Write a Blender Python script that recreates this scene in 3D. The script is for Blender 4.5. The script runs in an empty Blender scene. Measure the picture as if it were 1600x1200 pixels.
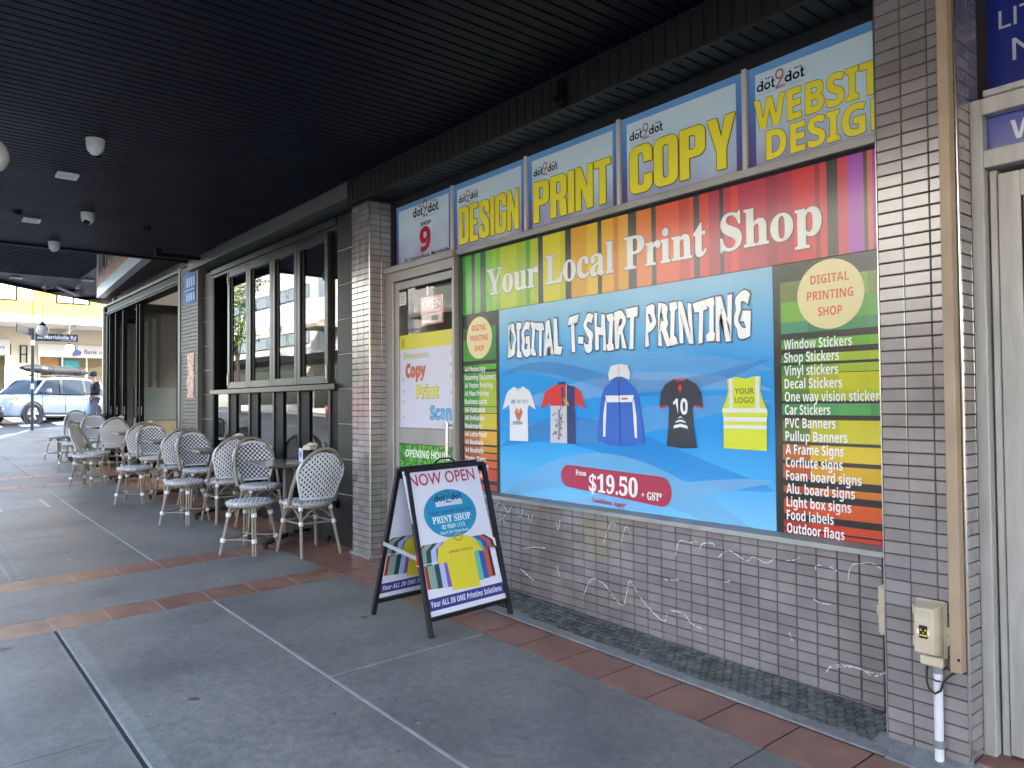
import bpy, math, random
from math import sin, cos, pi, radians, sqrt, atan2
from mathutils import Vector, Matrix, Euler
random.seed(7)
SC = bpy.context.scene
COL = SC.collection

# ------------------------------------------------------------------ camera
YAW, PITCH, ROLL = radians(50.68), radians(1.408), radians(-0.467)
fw = Vector((-sin(YAW)*cos(PITCH), cos(YAW)*cos(PITCH), sin(PITCH)))
rt = Vector((cos(YAW), sin(YAW), 0.0)); up = rt.cross(fw)
r2 = rt*cos(ROLL)+up*sin(ROLL); u2 = -rt*sin(ROLL)+up*cos(ROLL)
cd = bpy.data.cameras.new('camera'); cam = bpy.data.objects.new('camera', cd); COL.objects.link(cam)
m3 = Matrix((r2, u2, -fw)).transposed()
cam.matrix_world = Matrix.Translation((0, -3.41, 1.417)) @ m3.to_4x4()
cd.sensor_width = 36; cd.lens = 36*1180/1600; cd.clip_start = 0.05; cd.clip_end = 2000
SC.camera = cam
# ------------------------------------------------------------------ light
SUN_EL = radians(30); SUN_AZ = Vector((0.85, 0.53, 0)).normalized()
w = bpy.data.worlds.new('World'); SC.world = w; w.use_nodes = True
nt = w.node_tree
sky = nt.nodes.new('ShaderNodeTexSky'); sky.sky_type = 'NISHITA'; sky.sun_disc = False
sky.sun_elevation = SUN_EL; sky.sun_rotation = atan2(SUN_AZ.x, SUN_AZ.y); sky.air_density = 1.0; sky.dust_density = 1.5
bg = nt.nodes['Background']; bg.inputs['Strength'].default_value = 0.15
nt.links.new(sky.outputs[0], bg.inputs['Color'])
sl = bpy.data.lights.new('sun', 'SUN'); sl.energy = 3.7; sl.angle = radians(0.53); sl.color = (1.0, 0.95, 0.87)
so = bpy.data.objects.new('sun', sl); COL.objects.link(so)
sd = Vector((SUN_AZ.x*cos(SUN_EL), SUN_AZ.y*cos(SUN_EL), sin(SUN_EL)))
so.rotation_euler = (-sd).to_track_quat('-Z', 'Y').to_euler(); so.location = (0, 0, 40)
vs = SC.view_settings
vs.view_transform = 'Standard'; vs.look = 'None'; vs.exposure = 3.4; vs.gamma = 1.0; vs.use_curve_mapping = False
SC.cycles.max_bounces = 8; SC.cycles.diffuse_bounces = 4; SC.cycles.glossy_bounces = 4
SC.cycles.transparent_max_bounces = 12
SC.cycles.use_denoising = True
SC.cycles.sample_clamp_indirect = 6.0

# ------------------------------------------------------------------ colour and material helpers
def lin(h):
    h = h.lstrip('#'); o = []
    for i in (0, 2, 4):
        v = int(h[i:i+2], 16)/255
        o.append(v/12.92 if v <= 0.04045 else ((v+0.055)/1.055)**2.4)
    return tuple(o)+(1.0,)
def mixc(a, b, t): return tuple(a[i]*(1-t)+b[i]*t for i in range(3))+(1.0,)
class NT:
    def __init__(s, name):
        s.m = bpy.data.materials.new(name); s.m.use_nodes = True; s.t = s.m.node_tree
        s.b = s.t.nodes['Principled BSDF']
    def n(s, typ, **k):
        x = s.t.nodes.new(typ)
        for a, v in k.items():
            if a.startswith('i_'): x.inputs[int(a[2:])].default_value = v
            else: setattr(x, a, v)
        return x
    def l(s, a, b): s.t.links.new(a, b)
    def math(s, op, a, b=None, c=None):
        x = s.n('ShaderNodeMath', operation=op)
        for i, v in enumerate((a, b, c)):
            if v is None: continue
            if isinstance(v, (int, float)): x.inputs[i].default_value = v
            else: s.l(v, x.inputs[i])
        return x.outputs[0]
    def ramp(s, f, stops):
        r = s.n('ShaderNodeValToRGB'); e = r.color_ramp.elements
        while len(e) < len(stops): e.new(0.5)
        for i, (p, c) in enumerate(stops): e[i].position = p; e[i].color = c
        s.l(f, r.inputs[0]); return r.outputs[0]
    def mul(s, a, b):
        x = s.n('ShaderNodeMix', data_type='RGBA', blend_type='MULTIPLY'); x.inputs[0].default_value = 1
        for i, v in ((6, a), (7, b)):
            if isinstance(v, tuple): x.inputs[i].default_value = v
            else: s.l(v, x.inputs[i])
        return x.outputs[2]
    def mix(s, f, a, b):
        x = s.n('ShaderNodeMix', data_type='RGBA')
        for i, v in ((0, f), (6, a), (7, b)):
            if isinstance(v, (tuple, float, int)): x.inputs[i].default_value = v
            else: s.l(v, x.inputs[i])
        return x.outputs[2]
    def noise(s, scale, detail=4, vec=None, rough=.55):
        x = s.n('ShaderNodeTexNoise'); x.inputs['Scale'].default_value = scale; x.inputs['Detail'].default_value = detail
        x.inputs['Roughness'].default_value = rough
        if vec is not None: s.l(vec, x.inputs['Vector'])
        return x.outputs[0]
    def pos(s): return s.n('ShaderNodeNewGeometry').outputs['Position']
    def obj(s): return s.n('ShaderNodeTexCoord').outputs['Object']
    def rnd(s): return s.n('ShaderNodeObjectInfo').outputs['Random']
    def bump(s, h, strength, dist=0.01):
        x = s.n('ShaderNodeBump'); x.inputs['Strength'].default_value = strength; x.inputs['Distance'].default_value = dist
        s.l(h, x.inputs['Height']); s.l(x.outputs[0], s.b.inputs['Normal'])
MATS = {}
def mat(name, col, rough=.5, metal=0., var=.0, vsc=6., bump=0., bsc=80., rnd=0., spec=.5, coat=0., stretch=None, rvar=0., coatior=1.5, coatr=.08):
    if name in MATS: return MATS[name]
    q = NT(name); b = q.b
    if isinstance(col, str): col = lin(col)
    b.inputs['Base Color'].default_value = col; b.inputs['Roughness'].default_value = rough
    b.inputs['Metallic'].default_value = metal; b.inputs['Specular IOR Level'].default_value = spec
    if coat: b.inputs['Coat Weight'].default_value = coat; b.inputs['Coat Roughness'].default_value = coatr; b.inputs['Coat IOR'].default_value = coatior
    c = None
    if var or rvar:
        v = q.pos()
        if stretch:
            mp = q.n('ShaderNodeMapping'); q.l(v, mp.inputs[0]); mp.inputs['Scale'].default_value = stretch; v = mp.outputs[0]
        nz = q.noise(vsc, 6, v)
        if var: c = q.mul(col, q.ramp(nz, [(.3, (1-var,)*3+(1,)), (.7, (1+var*.6,)*3+(1,))]))
        if rvar: q.l(q.math('MULTIPLY_ADD', nz, rvar, rough-rvar*.5), b.inputs['Roughness'])
    if rnd:
        r = q.ramp(q.rnd(), [(0, (1-rnd,)*3+(1,)), (1, (1+rnd,)*3+(1,))])
        c = q.mul(c if c is not None else col, r)
    if c is not None: q.l(c, b.inputs['Base Color'])
    if bump: q.bump(q.noise(bsc, 4, q.pos()), bump, .004)
    MATS[name] = q.m
    return q.m
def film(h, rough=.22):                       # printed vinyl film of one ink colour
    return mat('film_'+h.lstrip('#')+('' if rough == .22 else '_%d' % (rough*100)), h, rough+.04, spec=.5, coat=.9 if rough == .22 else 0, coatr=.16)
def emis(name, col, s):
    if name in MATS: return MATS[name]
    q = NT(name); q.b.inputs['Base Color'].default_value = (.8, .8, .8, 1)
    q.b.inputs['Emission Color'].default_value = col; q.b.inputs['Emission Strength'].default_value = s
    MATS[name] = q.m; return q.m
def glass(name, ior=1.6, tint=(.93, .95, .95, 1), rough=0.0):
    if name in MATS: return MATS[name]
    q = NT(name); q.t.nodes.remove(q.b)
    out = q.t.nodes['Material Output']
    fr = q.n('ShaderNodeFresnel'); fr.inputs[0].default_value = ior
    # light crosses a pane through two faces; the back side of each face counts the same way
    g = q.n('ShaderNodeNewGeometry')
    f2 = q.math('MULTIPLY', fr.outputs[0], q.math('SUBTRACT', 1.0, g.outputs['Backfacing']))
    gl = q.n('ShaderNodeBsdfGlossy'); gl.inputs['Roughness'].default_value = rough
    tr = q.n('ShaderNodeBsdfTransparent'); tr.inputs[0].default_value = tint
    mx = q.n('ShaderNodeMixShader'); q.l(f2, mx.inputs[0]); q.l(tr.outputs[0], mx.inputs[1]); q.l(gl.outputs[0], mx.inputs[2])
    q.l(mx.outputs[0], out.inputs[0]); MATS[name] = q.m; return q.m

# ------------------------------------------------------------------ mesh helpers
class Pl:                                      # a plane for flat print: origin, u, v, outward normal
    def __init__(s, O, U, V, N): s.O, s.U, s.V, s.N = Vector(O), Vector(U), Vector(V), Vector(N)
    def p(s, u, v, k=0): return s.O+s.U*u+s.V*v+s.N*(k*0.0007)
class MB:
    def __init__(s, *mats): s.v = []; s.f = []; s.mi = []; s.sm = []; s.uv = {}; s.mats = list(mats)
    def m(s, mt):
        if mt is None: return 0
        if mt not in s.mats: s.mats.append(mt)
        return s.mats.index(mt)
    def add(s, vs, fs, mt=None, smooth=False):
        o = len(s.v); s.v += [tuple(x) for x in vs]; k = s.m(mt)
        for f in fs: s.f.append(tuple(i+o for i in f)); s.mi.append(k); s.sm.append(smooth)
    def box(s, x0, x1, y0, y1, z0, z1, mt=None):
        s.hexa([(x0, y0, z0), (x1, y0, z0), (x1, y1, z0), (x0, y1, z0), (x0, y0, z1), (x1, y0, z1), (x1, y1, z1), (x0, y1, z1)], mt)
    def hexa(s, c, mt=None):
        s.add(c, [(0, 3, 2, 1), (4, 5, 6, 7), (0, 1, 5, 4), (1, 2, 6, 5), (2, 3, 7, 6), (3, 0, 4, 7)], mt)
    def cbox(s, x0, x1, y0, y1, z0, z1, c, mt=None):       # box with chamfered edges
        for a in ((x0, x1), (y0, y1), (z0, z1)): c = min(c, abs(a[1]-a[0])*.45)
        lo = (x0, y0, z0); hi = (x1, y1, z1); vs = []; idx = {}
        ctr = Vector(((x0+x1)/2, (y0+y1)/2, (z0+z1)/2))
        def g(sg, ax):
            if (sg, ax) not in idx:
                idx[(sg, ax)] = len(vs)
                vs.append(tuple((hi[i] if sg[i] else lo[i]) + (0 if i == ax else (-c if sg[i] else c)) for i in range(3)))
            return idx[(sg, ax)]
        fs = []
        for ax in range(3):
            a, b = [i for i in range(3) if i != ax]
            def S(va, vb, vx):
                q = [0, 0, 0]; q[a], q[b], q[ax] = va, vb, vx; return tuple(q)
            for e in (0, 1): fs.append([g(S(0, 0, e), ax), g(S(1, 0, e), ax), g(S(1, 1, e), ax), g(S(0, 1, e), ax)])
            for va in (0, 1):
                for vb in (0, 1): fs.append([g(S(va, vb, 0), a), g(S(va, vb, 0), b), g(S(va, vb, 1), b), g(S(va, vb, 1), a)])
        for i in range(8):
            q = (i & 1, i >> 1 & 1, i >> 2 & 1); fs.append([g(q, 0), g(q, 1), g(q, 2)])
        for f in fs:
            p = [Vector(vs[i]) for i in f]
            if (p[1]-p[0]).cross(p[2]-p[0]).dot(sum(p, Vector())/len(p)-ctr) < 0: f.reverse()
        s.add(vs, [tuple(f) for f in fs], mt)
    def quad(s, a, b, c, d, mt=None): s.add([a, b, c, d], [(0, 1, 2, 3)], mt)
    def tube(s, pts, r, n=8, mt=None, closed=False, caps=True, smooth=True):
        pts = [Vector(p) for p in pts]; N = len(pts)
        if not isinstance(r, (list, tuple)): r = [r]*N
        vs = []; prev = None
        for i, p in enumerate(pts):
            if closed: t = (pts[(i+1) % N]-pts[i-1])
            else: t = pts[min(i+1, N-1)]-pts[max(i-1, 0)]
            t = t.normalized()
            if prev is None:
                a = Vector((0, 0, 1)) if abs(t.z) < .9 else Vector((1, 0, 0))
                nx = (a-t*a.dot(t)).normalized()
            else: nx = (prev-t*prev.dot(t)).normalized()
            prev = nx; ny = t.cross(nx)
            for k in range(n): vs.append(p+nx*(r[i]*cos(2*pi*k/n))+ny*(r[i]*sin(2*pi*k/n)))
        fs = []
        for i in range(N if closed else N-1):
            j = (i+1) % N
            for k in range(n): fs.append((i*n+k, i*n+(k+1) % n, j*n+(k+1) % n, j*n+k))
        s.add(vs, fs, mt, smooth)
        if caps and not closed:
            s.add(vs[:n], [tuple(range(n))[::-1]], mt); s.add(vs[-n:], [tuple(range(n))], mt)
    def cyl(s, a, b, r, r2=None, n=16, mt=None): s.tube([a, b], [r, r if r2 is None else r2], n, mt)
    def lathe(s, prof, c=(0, 0, 0), n=20, mt=None, axis='z', smooth=True):    # prof: (radius, height)
        vs = []; M = len(prof)
        for k in range(n):
            a = 2*pi*k/n
            for r, h in prof:
                p = (r*cos(a), r*sin(a), h)
                if axis == 'x': p = (h, r*cos(a), r*sin(a))
                if axis == 'y': p = (r*sin(a), h, r*cos(a))
                vs.append((p[0]+c[0], p[1]+c[1], p[2]+c[2]))
        fs = []
        for k in range(n):
            k2 = (k+1) % n
            for i in range(M-1): fs.append((k*M+i, k2*M+i, k2*M+i+1, k*M+i+1))
        s.add(vs, fs, mt, smooth)
    def ball(s, c, r, n=14, mt=None, sc=(1, 1, 1)):
        m = max(6, n//2); pr = [(r*sin(pi*i/m), -r*cos(pi*i/m)) for i in range(m+1)]
        o = len(s.v); s.lathe(pr, (0, 0, 0), n, mt)
        for i in range(o, len(s.v)): x = s.v[i]; s.v[i] = (x[0]*sc[0]+c[0], x[1]*sc[1]+c[1], x[2]*sc[2]+c[2])
    def prism(s, pts, d, mt=None):             # 3D outline pts extruded by vector d
        n = len(pts); a = [Vector(p) for p in pts]; d = Vector(d)
        s.add(a+[p+d for p in a], [tuple(range(n))[::-1], tuple(range(n, 2*n))]+[(i, (i+1) % n, n+(i+1) % n, n+i) for i in range(n)], mt)
    # flat print
    def poly2(s, pl, pts, k=1, mt=None): s.add([pl.p(u, v, k) for u, v in pts], [tuple(range(len(pts)))], mt)
    def rect2(s, pl, u0, u1, v0, v1, k=1, mt=None): s.poly2(pl, [(u0, v0), (u1, v0), (u1, v1), (u0, v1)], k, mt)
    def disc2(s, pl, u, v, ru, rv=None, k=1, mt=None, n=40):
        rv = ru if rv is None else rv
        s.poly2(pl, [(u+ru*cos(2*pi*i/n), v+rv*sin(2*pi*i/n)) for i in range(n)], k, mt)
    def ring2(s, pl, u, v, ro, ri, k=1, mt=None, n=28, sv=1.):
        vs = []
        for i in range(n):
            c, d = cos(2*pi*i/n), sin(2*pi*i/n); vs += [pl.p(u+ro*c, v+ro*d*sv, k), pl.p(u+ri*c, v+ri*d*sv, k)]
        s.add(vs, [(2*i, 2*((i+1) % n), 2*((i+1) % n)+1, 2*i+1) for i in range(n)], mt)
    def line2(s, pl, pts, w, k=1, mt=None):
        for (a, b), (c, d) in zip(pts, pts[1:]):
            L = sqrt((c-a)**2+(d-b)**2) or 1; nx, ny = -(d-b)/L*w/2, (c-a)/L*w/2; ex, ey = (c-a)/L*w*.3, (d-b)/L*w*.3
            s.poly2(pl, [(a-ex+nx, b-ey+ny), (a-ex-nx, b-ey-ny), (c+ex-nx, d+ey-ny), (c+ex+nx, d+ey+ny)], k, mt)
    def text2(s, pl, st, u, v, cap, width=None, style='b', k=2, mt=None, off=0., rot=0., align='l', shear=0., fn=None):
        V, F, x0, x1 = glyphs(st, style, off)
        sy = cap; W = x1-x0
        sx = cap if width is None else width/W
        du = 0 if align == 'l' else (-W*sx if align == 'r' else -W*sx/2)
        c, d = cos(rot), sin(rot); out = []
        for x, y in V:
            a, b = (x-x0)*sx+du+shear*y*sy, y*sy
            if fn: a, b = fn(a, b)
            out.append(pl.p(u+a*c-b*d, v+a*d+b*c, k))
        s.add(out, F, mt)
    def build(s, name, parent=None, mats=None, bevel=0.):
        if mats: s.mats = list(mats)
        me = bpy.data.meshes.new(name)
        b = BASE.get(root(parent).name, Vector()) if parent else Vector()
        me.from_pydata([(x[0]-b.x, x[1]-b.y, x[2]-b.z) for x in s.v], [], s.f)
        for mt in s.mats: me.materials.append(mt)
        me.polygons.foreach_set('material_index', s.mi); me.polygons.foreach_set('use_smooth', s.sm)
        me.update()
        o = bpy.data.objects.new(name, me); COL.objects.link(o); o.parent = parent
        if bevel:
            md = o.modifiers.new('bevel', 'BEVEL'); md.width = bevel; md.segments = 2; md.limit_method = 'ANGLE'; md.angle_limit = radians(50)
        return o
BASE = {}
def root(o):
    while o.parent: o = o.parent
    return o
def tag(o, label=None, cat=None, group=None, kind=None):
    for k, v in (('label', label), ('category', cat), ('group', group), ('kind', kind)):
        if v: o[k] = v
    return o
def thing(name, label, cat, loc=(0, 0, 0), group=None):
    o = bpy.data.objects.new(name, None); COL.objects.link(o); o.location = loc; o.empty_display_size = .1
    BASE[o.name] = Vector(loc); return tag(o, label, cat, group)
def struct(name):
    o = bpy.data.objects.new(name, None); COL.objects.link(o); BASE[o.name] = Vector(); return tag(o, kind='structure')
def copy_tree(o, parent=None):
    c = o.copy(); COL.objects.link(c); c.parent = parent
    for ch in list(o.children): copy_tree(ch, c)
    return c
def inst(src, name, parent, loc, rot=None):    # an alike piece that shares its mesh
    o = bpy.data.objects.new(name, src); COL.objects.link(o); o.parent = parent
    b = BASE.get(root(parent).name, Vector()) if parent else Vector()
    o.location = Vector(loc)-b
    if rot: o.rotation_euler = rot
    return o
# ------------------------------------------------------------------ lettering (built-in font; its bold sans and bold serif alphabets)
ALPH = {'b': (0x1D5D4, 0x1D5EE, 0x1D7EC), 's': (0x1D400, 0x1D41A, 0x1D7CE), 'i': (0x1D63C, 0x1D656, None), 'n': (None, None, None)}
_G = {}
CAPS = {}
def glyphs(st, style, off=0.):
    key = (st, style, off)
    if key in _G: return _G[key]
    def raw(t, o):
        U, L, D = ALPH[style]; s = ''
        for c in t:
            if U and 'A' <= c <= 'Z': s += chr(U+ord(c)-65)
            elif L and 'a' <= c <= 'z': s += chr(L+ord(c)-97)
            elif D and '0' <= c <= '9': s += chr(D+ord(c)-48)
            else: s += c
        cu = bpy.data.curves.new('t', 'FONT'); cu.body = s; cu.size = 1; cu.offset = o; cu.resolution_u = 3
        ob = bpy.data.objects.new('t', cu); COL.objects.link(ob)
        dg = bpy.context.evaluated_depsgraph_get(); dg.update()
        me = bpy.data.meshes.new_from_object(ob.evaluated_get(dg))
        V = [(v.co.x, v.co.y) for v in me.vertices]; F = [tuple(p.vertices) for p in me.polygons]
        bpy.data.objects.remove(ob); bpy.data.curves.remove(cu); bpy.data.meshes.remove(me); return V, F
    if style not in CAPS: CAPS[style] = max(y for x, y in raw('H', 0)[0])
    c = CAPS[style]; V0, F0 = raw(st, 0.)
    x0 = min(x for x, y in V0)/c; x1 = max(x for x, y in V0)/c
    V, F = (V0, F0) if not off else raw(st, off*c)
    _G[key] = ([(x/c, y/c) for x, y in V], F, x0, x1); return _G[key]

# ------------------------------------------------------------------ terrain height
def H(x, y):
    x = max(-48., min(x, 25.)); y = max(-20., min(y, 10.))
    return -0.019*(x+1.463)+0.022*(y+.22)+0.012*max(0., -11.-x)
# ================================================================== SETTING: ground, road, pavement
def concrete(name, col, dirt=.35, spots=True):
    q = NT(name); P = q.pos(); b = q.b
    n1 = q.noise(1.1, 6, P, .6); n2 = q.noise(20, 8, P, .7); n3 = q.noise(150, 3, P)
    c = q.mul(col, q.ramp(n1, [(.25, (.55, .56, .60, 1)), (.5, (1, 1, 1, 1)), (.75, (1.32, 1.30, 1.22, 1))]))
    c = q.mul(c, q.ramp(n2, [(.3, (.68, .68, .70, 1)), (.62, (1.14, 1.14, 1.12, 1))]))
    c = q.mul(c, q.ramp(n3, [(.3, (.75, .75, .75, 1)), (.7, (1.2, 1.2, 1.2, 1))]))
    c = q.mul(c, q.ramp(q.rnd(), [(0, (.88, .88, .9, 1)), (1, (1.1, 1.09, 1.06, 1))]))
    if spots:                                   # old gum and drips trodden into the surface
        for sc, pos_, col2 in ((1.7, .075, (.025, .025, .027, 1)), (1.25, .05, (.42, .44, .45, 1)), (4.3, .055, (.06, .06, .06, 1)), (3.1, .04, (.3, .31, .32, 1))):
            vo = q.n('ShaderNodeTexVoronoi', voronoi_dimensions='2D'); vo.inputs['Scale'].default_value = sc; q.l(P, vo.inputs['Vector'])
            sc_ = q.n('ShaderNodeSeparateColor'); q.l(vo.outputs['Color'], sc_.inputs[0])
            d = q.math('ADD', vo.outputs['Distance'], q.math('MULTIPLY', q.math('SUBTRACT', n2, .5), .12))
            d = q.math('ADD', d, q.math('MULTIPLY', sc_.outputs[0], .05)); d = q.math('ADD', d, q.math('GREATER_THAN', sc_.outputs[1], .42))
            c = q.mix(q.ramp(d, [(pos_*.6, (.75,)*3+(1,)), (pos_, (0, 0, 0, 1))]), c, col2)
    q.l(c, b.inputs['Base Color'])
    q.l(q.math('MULTIPLY_ADD', n2, .3, .33), b.inputs['Roughness'])
    q.bump(q.math('ADD', n3, n2), .35, .003); return q.m
M_CONC = concrete('trodden_concrete', lin('#767370'))
M_CONC2 = concrete('patched_concrete', lin('#86888a'), spots=False)
M_ROAD = concrete('asphalt', (.055, .056, .06, 1), spots=False)
M_KERB = concrete('kerb_concrete', (.42, .43, .44, 1), spots=False)
M_BED = mat('bedding_mortar', '#4a4846', .9, var=.3, vsc=12)
M_TERRA = mat('terracotta_glaze', '#855d4f', .42, var=.35, vsc=5, bump=.25, bsc=90, rnd=.16, rvar=.2)
M_TERRA2 = mat('pale_worn_terracotta', '#9c7860', .5, var=.3, vsc=5, bump=.25, bsc=90, rnd=.12)
M_HEX = mat('hexagon_glaze', '#4e5452', .4, rnd=.5, var=.25, vsc=9)
M_ALU = mat('dull_aluminium', '#a5a39f', .42, .45, var=.12, vsc=3, rvar=.15)
M_JOINT = mat('pale_joint_strip', '#9b9a96', .6, var=.25, vsc=9)
M_CHROME = mat('polished_trim', '#d6d4d0', .18, 1.)
M_DARKGAP = mat('dark_gap', (.012, .012, .013, 1), .9)
M_WHITEPAINT = mat('white_paint', (.78, .78, .76, 1), .5, var=.05)

g = MB(); N = 60
xs = [-300, -180, -110, -70]+[-48+i*2 for i in range(37)]+[40, 80, 160, 300]; ys = [-300, -150, -80, -50]+[-35+i*2.5 for i in range(30)]+[60, 120, 300]
for y in ys:
    for x in xs: g.v.append((x, y, H(x, y)-.22))
nx = len(xs)
for j in range(len(ys)-1):
    for i in range(nx-1): g.f.append((j*nx+i, j*nx+i+1, (j+1)*nx+i+1, (j+1)*nx+i)); g.mi.append(0); g.sm.append(False)
tag(g.build('ground', None, [mat('bare_earth', '#5a564e', .95, var=.3)]), kind='structure')

KERB = [(14, -4.2), (0, -4.2), (-8, -4.2), (-17, -4.2), (-19.5, -3.3), (-22.5, -1.9), (-25, -1.05), (-27.5, -.25), (-29, 1.5), (-29.8, 4.5), (-30, 9), (-30, 40)]
def refine(pl, step=1.0):
    o = []
    for (a, b), (c, d) in zip(pl, pl[1:]):
        n = max(1, int(sqrt((c-a)**2+(d-b)**2)/step)); o += [(a+(c-a)*i/n, b+(d-b)*i/n) for i in range(n)]
    return o+[pl[-1]]
def offset(pl, d):
    o = []
    for i, p in enumerate(pl):
        a = pl[max(i-1, 0)]; b = pl[min(i+1, len(pl)-1)]; L = sqrt((b[0]-a[0])**2+(b[1]-a[1])**2)
        o.append((p[0]+(b[1]-a[1])/L*d, p[1]-(b[0]-a[0])/L*d))
    return o
RZ = -.10                                        # road lies this far below the pavement
def strip(mb, A, B, za, zb, mt=None):
    for i in range(len(A)-1):
        a, b, c, d = A[i], A[i+1], B[i+1], B[i]
        mb.quad((a[0], a[1], H(*a)+za), (b[0], b[1], H(*b)+za), (c[0], c[1], H(*c)+zb), (d[0], d[1], H(*d)+zb), mt)
kf = refine(KERB)
road = MB(M_ROAD)
rx = [-300, -120, -60]+[-48+i*2 for i in range(37)]+[60, 200]; ry = [-16.6, -14, -10, -7, -4.2, -2, 0, 2, 5, 10, 20, 40, 120]
for i in range(len(rx)-1):
    for j in range(len(ry)-1):
        if rx[i] >= -18 and ry[j] >= -4.2: continue
        if ry[j] >= -4.2 and rx[i+1] <= -42.5: continue
        x0, x1 = rx[i], rx[i+1]
        if ry[j] >= -4.2: x0 = max(x0, -42.5)
        road.quad(*[(x, y, H(x, y)+RZ-.02) for x, y in ((x0, ry[j]), (x1, ry[j]), (x1, ry[j+1]), (x0, ry[j+1]))])
ro = road.build('road'); tag(ro, kind='structure')
mk = MB(M_WHITEPAINT)                            # dashed centre lines, stop line and crossing bars
for i in range(-16, 5):
    x = i*4.; mk.quad(*[(a, b, H(a, b)+RZ-.014) for a, b in ((x, -10.4), (x+2, -10.4), (x+2, -10.28), (x, -10.28))])
for i in range(6):
    y = -3+i*1.1; mk.quad(*[(a, b, H(a, b)+RZ-.014) for a, b in ((-41, y), (-31.5, y-.2), (-31.5, y+.35), (-41, y+.55))])
tag(mk.build('road_marking'), kind='structure')
kb = MB(M_KERB); k2 = offset(kf, .16); k3 = offset(kf, -.55)
strip(kb, kf, k2, 0.004, .004); strip(kb, kf, kf, .004, -.25); strip(kb, offset(kf, -.001), k3, RZ-.004, RZ-.012)
strip(kb, k2, k2, .004, -.2)
tag(kb.build('kerb'), kind='structure')
def kerb_y(x):
    for (a, b), (c, d) in zip(KERB, KERB[1:]):
        if c <= x <= a and a != c: return b+(d-b)*(x-a)/(c-a)
    return -4.2

PAVE = struct('pavement')
def slab(mb, x0, x1, y0, y1, dz=0., gp=.004, mt=None, th=.06):
    x0 += gp; x1 -= gp; y0 += gp; y1 -= gp
    c = [(x0, y0), (x1, y0), (x1, y1), (x0, y1)]
    mb.hexa([(x, y, H(x, y)+dz-th) for x, y in c]+[(x, y, H(x, y)+dz) for x, y in c], mt)
def pave(name, x0, x1, y0, y1, mt, dz=0., gp=.004):
    m = MB(mt); slab(m, x0, x1, y0, y1, dz, gp); return m.build(name, PAVE)
YB = [-4.03, -2.61, -1.66, -.645]
XR = [8., 4.4, 2.0, .1, -1.77, -3.65, -5.46]
for i in range(len(XR)-1):
    for j in range(3): pave('concrete_slab', XR[i+1], XR[i], YB[j]+(.012 if j == 1 else 0), YB[j+1], M_CONC, random.uniform(-.001, .001))
pave('concrete_slab', -6.70, -5.79, -4.03, -.645, M_CONC2 if 0 else M_CONC)
XL = [-7.05, -8.93, -11.0, -13.2]
for i in range(3):
    for j in range(3): pave('concrete_slab', XL[i+1], XL[i], YB[j], YB[j+1], M_CONC, random.uniform(-.001, .001))
pave('concrete_slab', -14.45, -13.5, -4.03, -.645, M_CONC)
for a, b in ((-16.5, -14.78), (-18.2, -16.5), (-20.2, -18.2), (-22.3, -20.2)):
    for j in range(3):
        k = max(kerb_y(a), kerb_y(b))+.17
        if YB[j+1] <= k: continue
        pave('concrete_slab', a, b, max(YB[j], k), YB[j+1], M_CONC)
m = MB(M_CONC); strip(m, offset(kf, .155), offset(kf, 1.7), -.003, -.003); m.build('kerb_apron', PAVE)
for k, a, b in ((0, -23.9, -22.6), (1, -26, -24.2), (2, -27.8, -26)):
    pave('concrete_slab', a, b, max(kerb_y(a), kerb_y(b))+.17, 1.6, M_CONC)
for a, b, c, d in ((-22.3, -17.7, -.645, 1.6), (-29.6, -17.7, 4.5, 9), (-28.9, -17.7, 1.6, 4.5), (-29.8, -17.7, 9, 25)): pave('concrete_slab', a, b, c, d, M_CONC)
# cross bands of terracotta pavers
def paver(x0, x1, y0, y1, mt): pave('terracotta_tile', x0, x1, y0, y1, mt, random.uniform(.0005, .002), .0045)
for (a, b, far) in ((-5.79, -5.46, 0), (-7.05, -6.70, 0), (-13.5, -13.2, 1), (-14.78, -14.45, 1), (-22.6, -22.3, 1), (-24.2, -23.9, 1)):
    y = -.69 if not far else -.66
    gm = MB(M_JOINT)
    for i in range(11): slab(gm, a, b, max(-4.0, kerb_y(b)+.2)+i*.3 if 0 else -4.0+i*.3, -3.7+i*.3, -.0012, 0, th=.02)
    if not far: gm.build('grout_bed', PAVE)
    while y > max(-4.0, kerb_y(b)+.2):
        paver(a, b, max(y-.322, -4.03), y, M_TERRA if (y > -2.2 and not far) else M_TERRA2); y -= .322
x = -1.46-.3155*13+.3155*13
bx = [8+0*i for i in range(0)]
x = 4.22
while x > -5.3: paver(x-.3155, x, -.645, -.352, M_TERRA); x -= .3155
x = -5.26
while x > -16.6:
    paver(x-.33, x, -.665, -.335, M_TERRA)
    paver(x-.33, x, -.332, -.02 if x > -5.5 else -.14, M_TERRA); x -= .333
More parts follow.
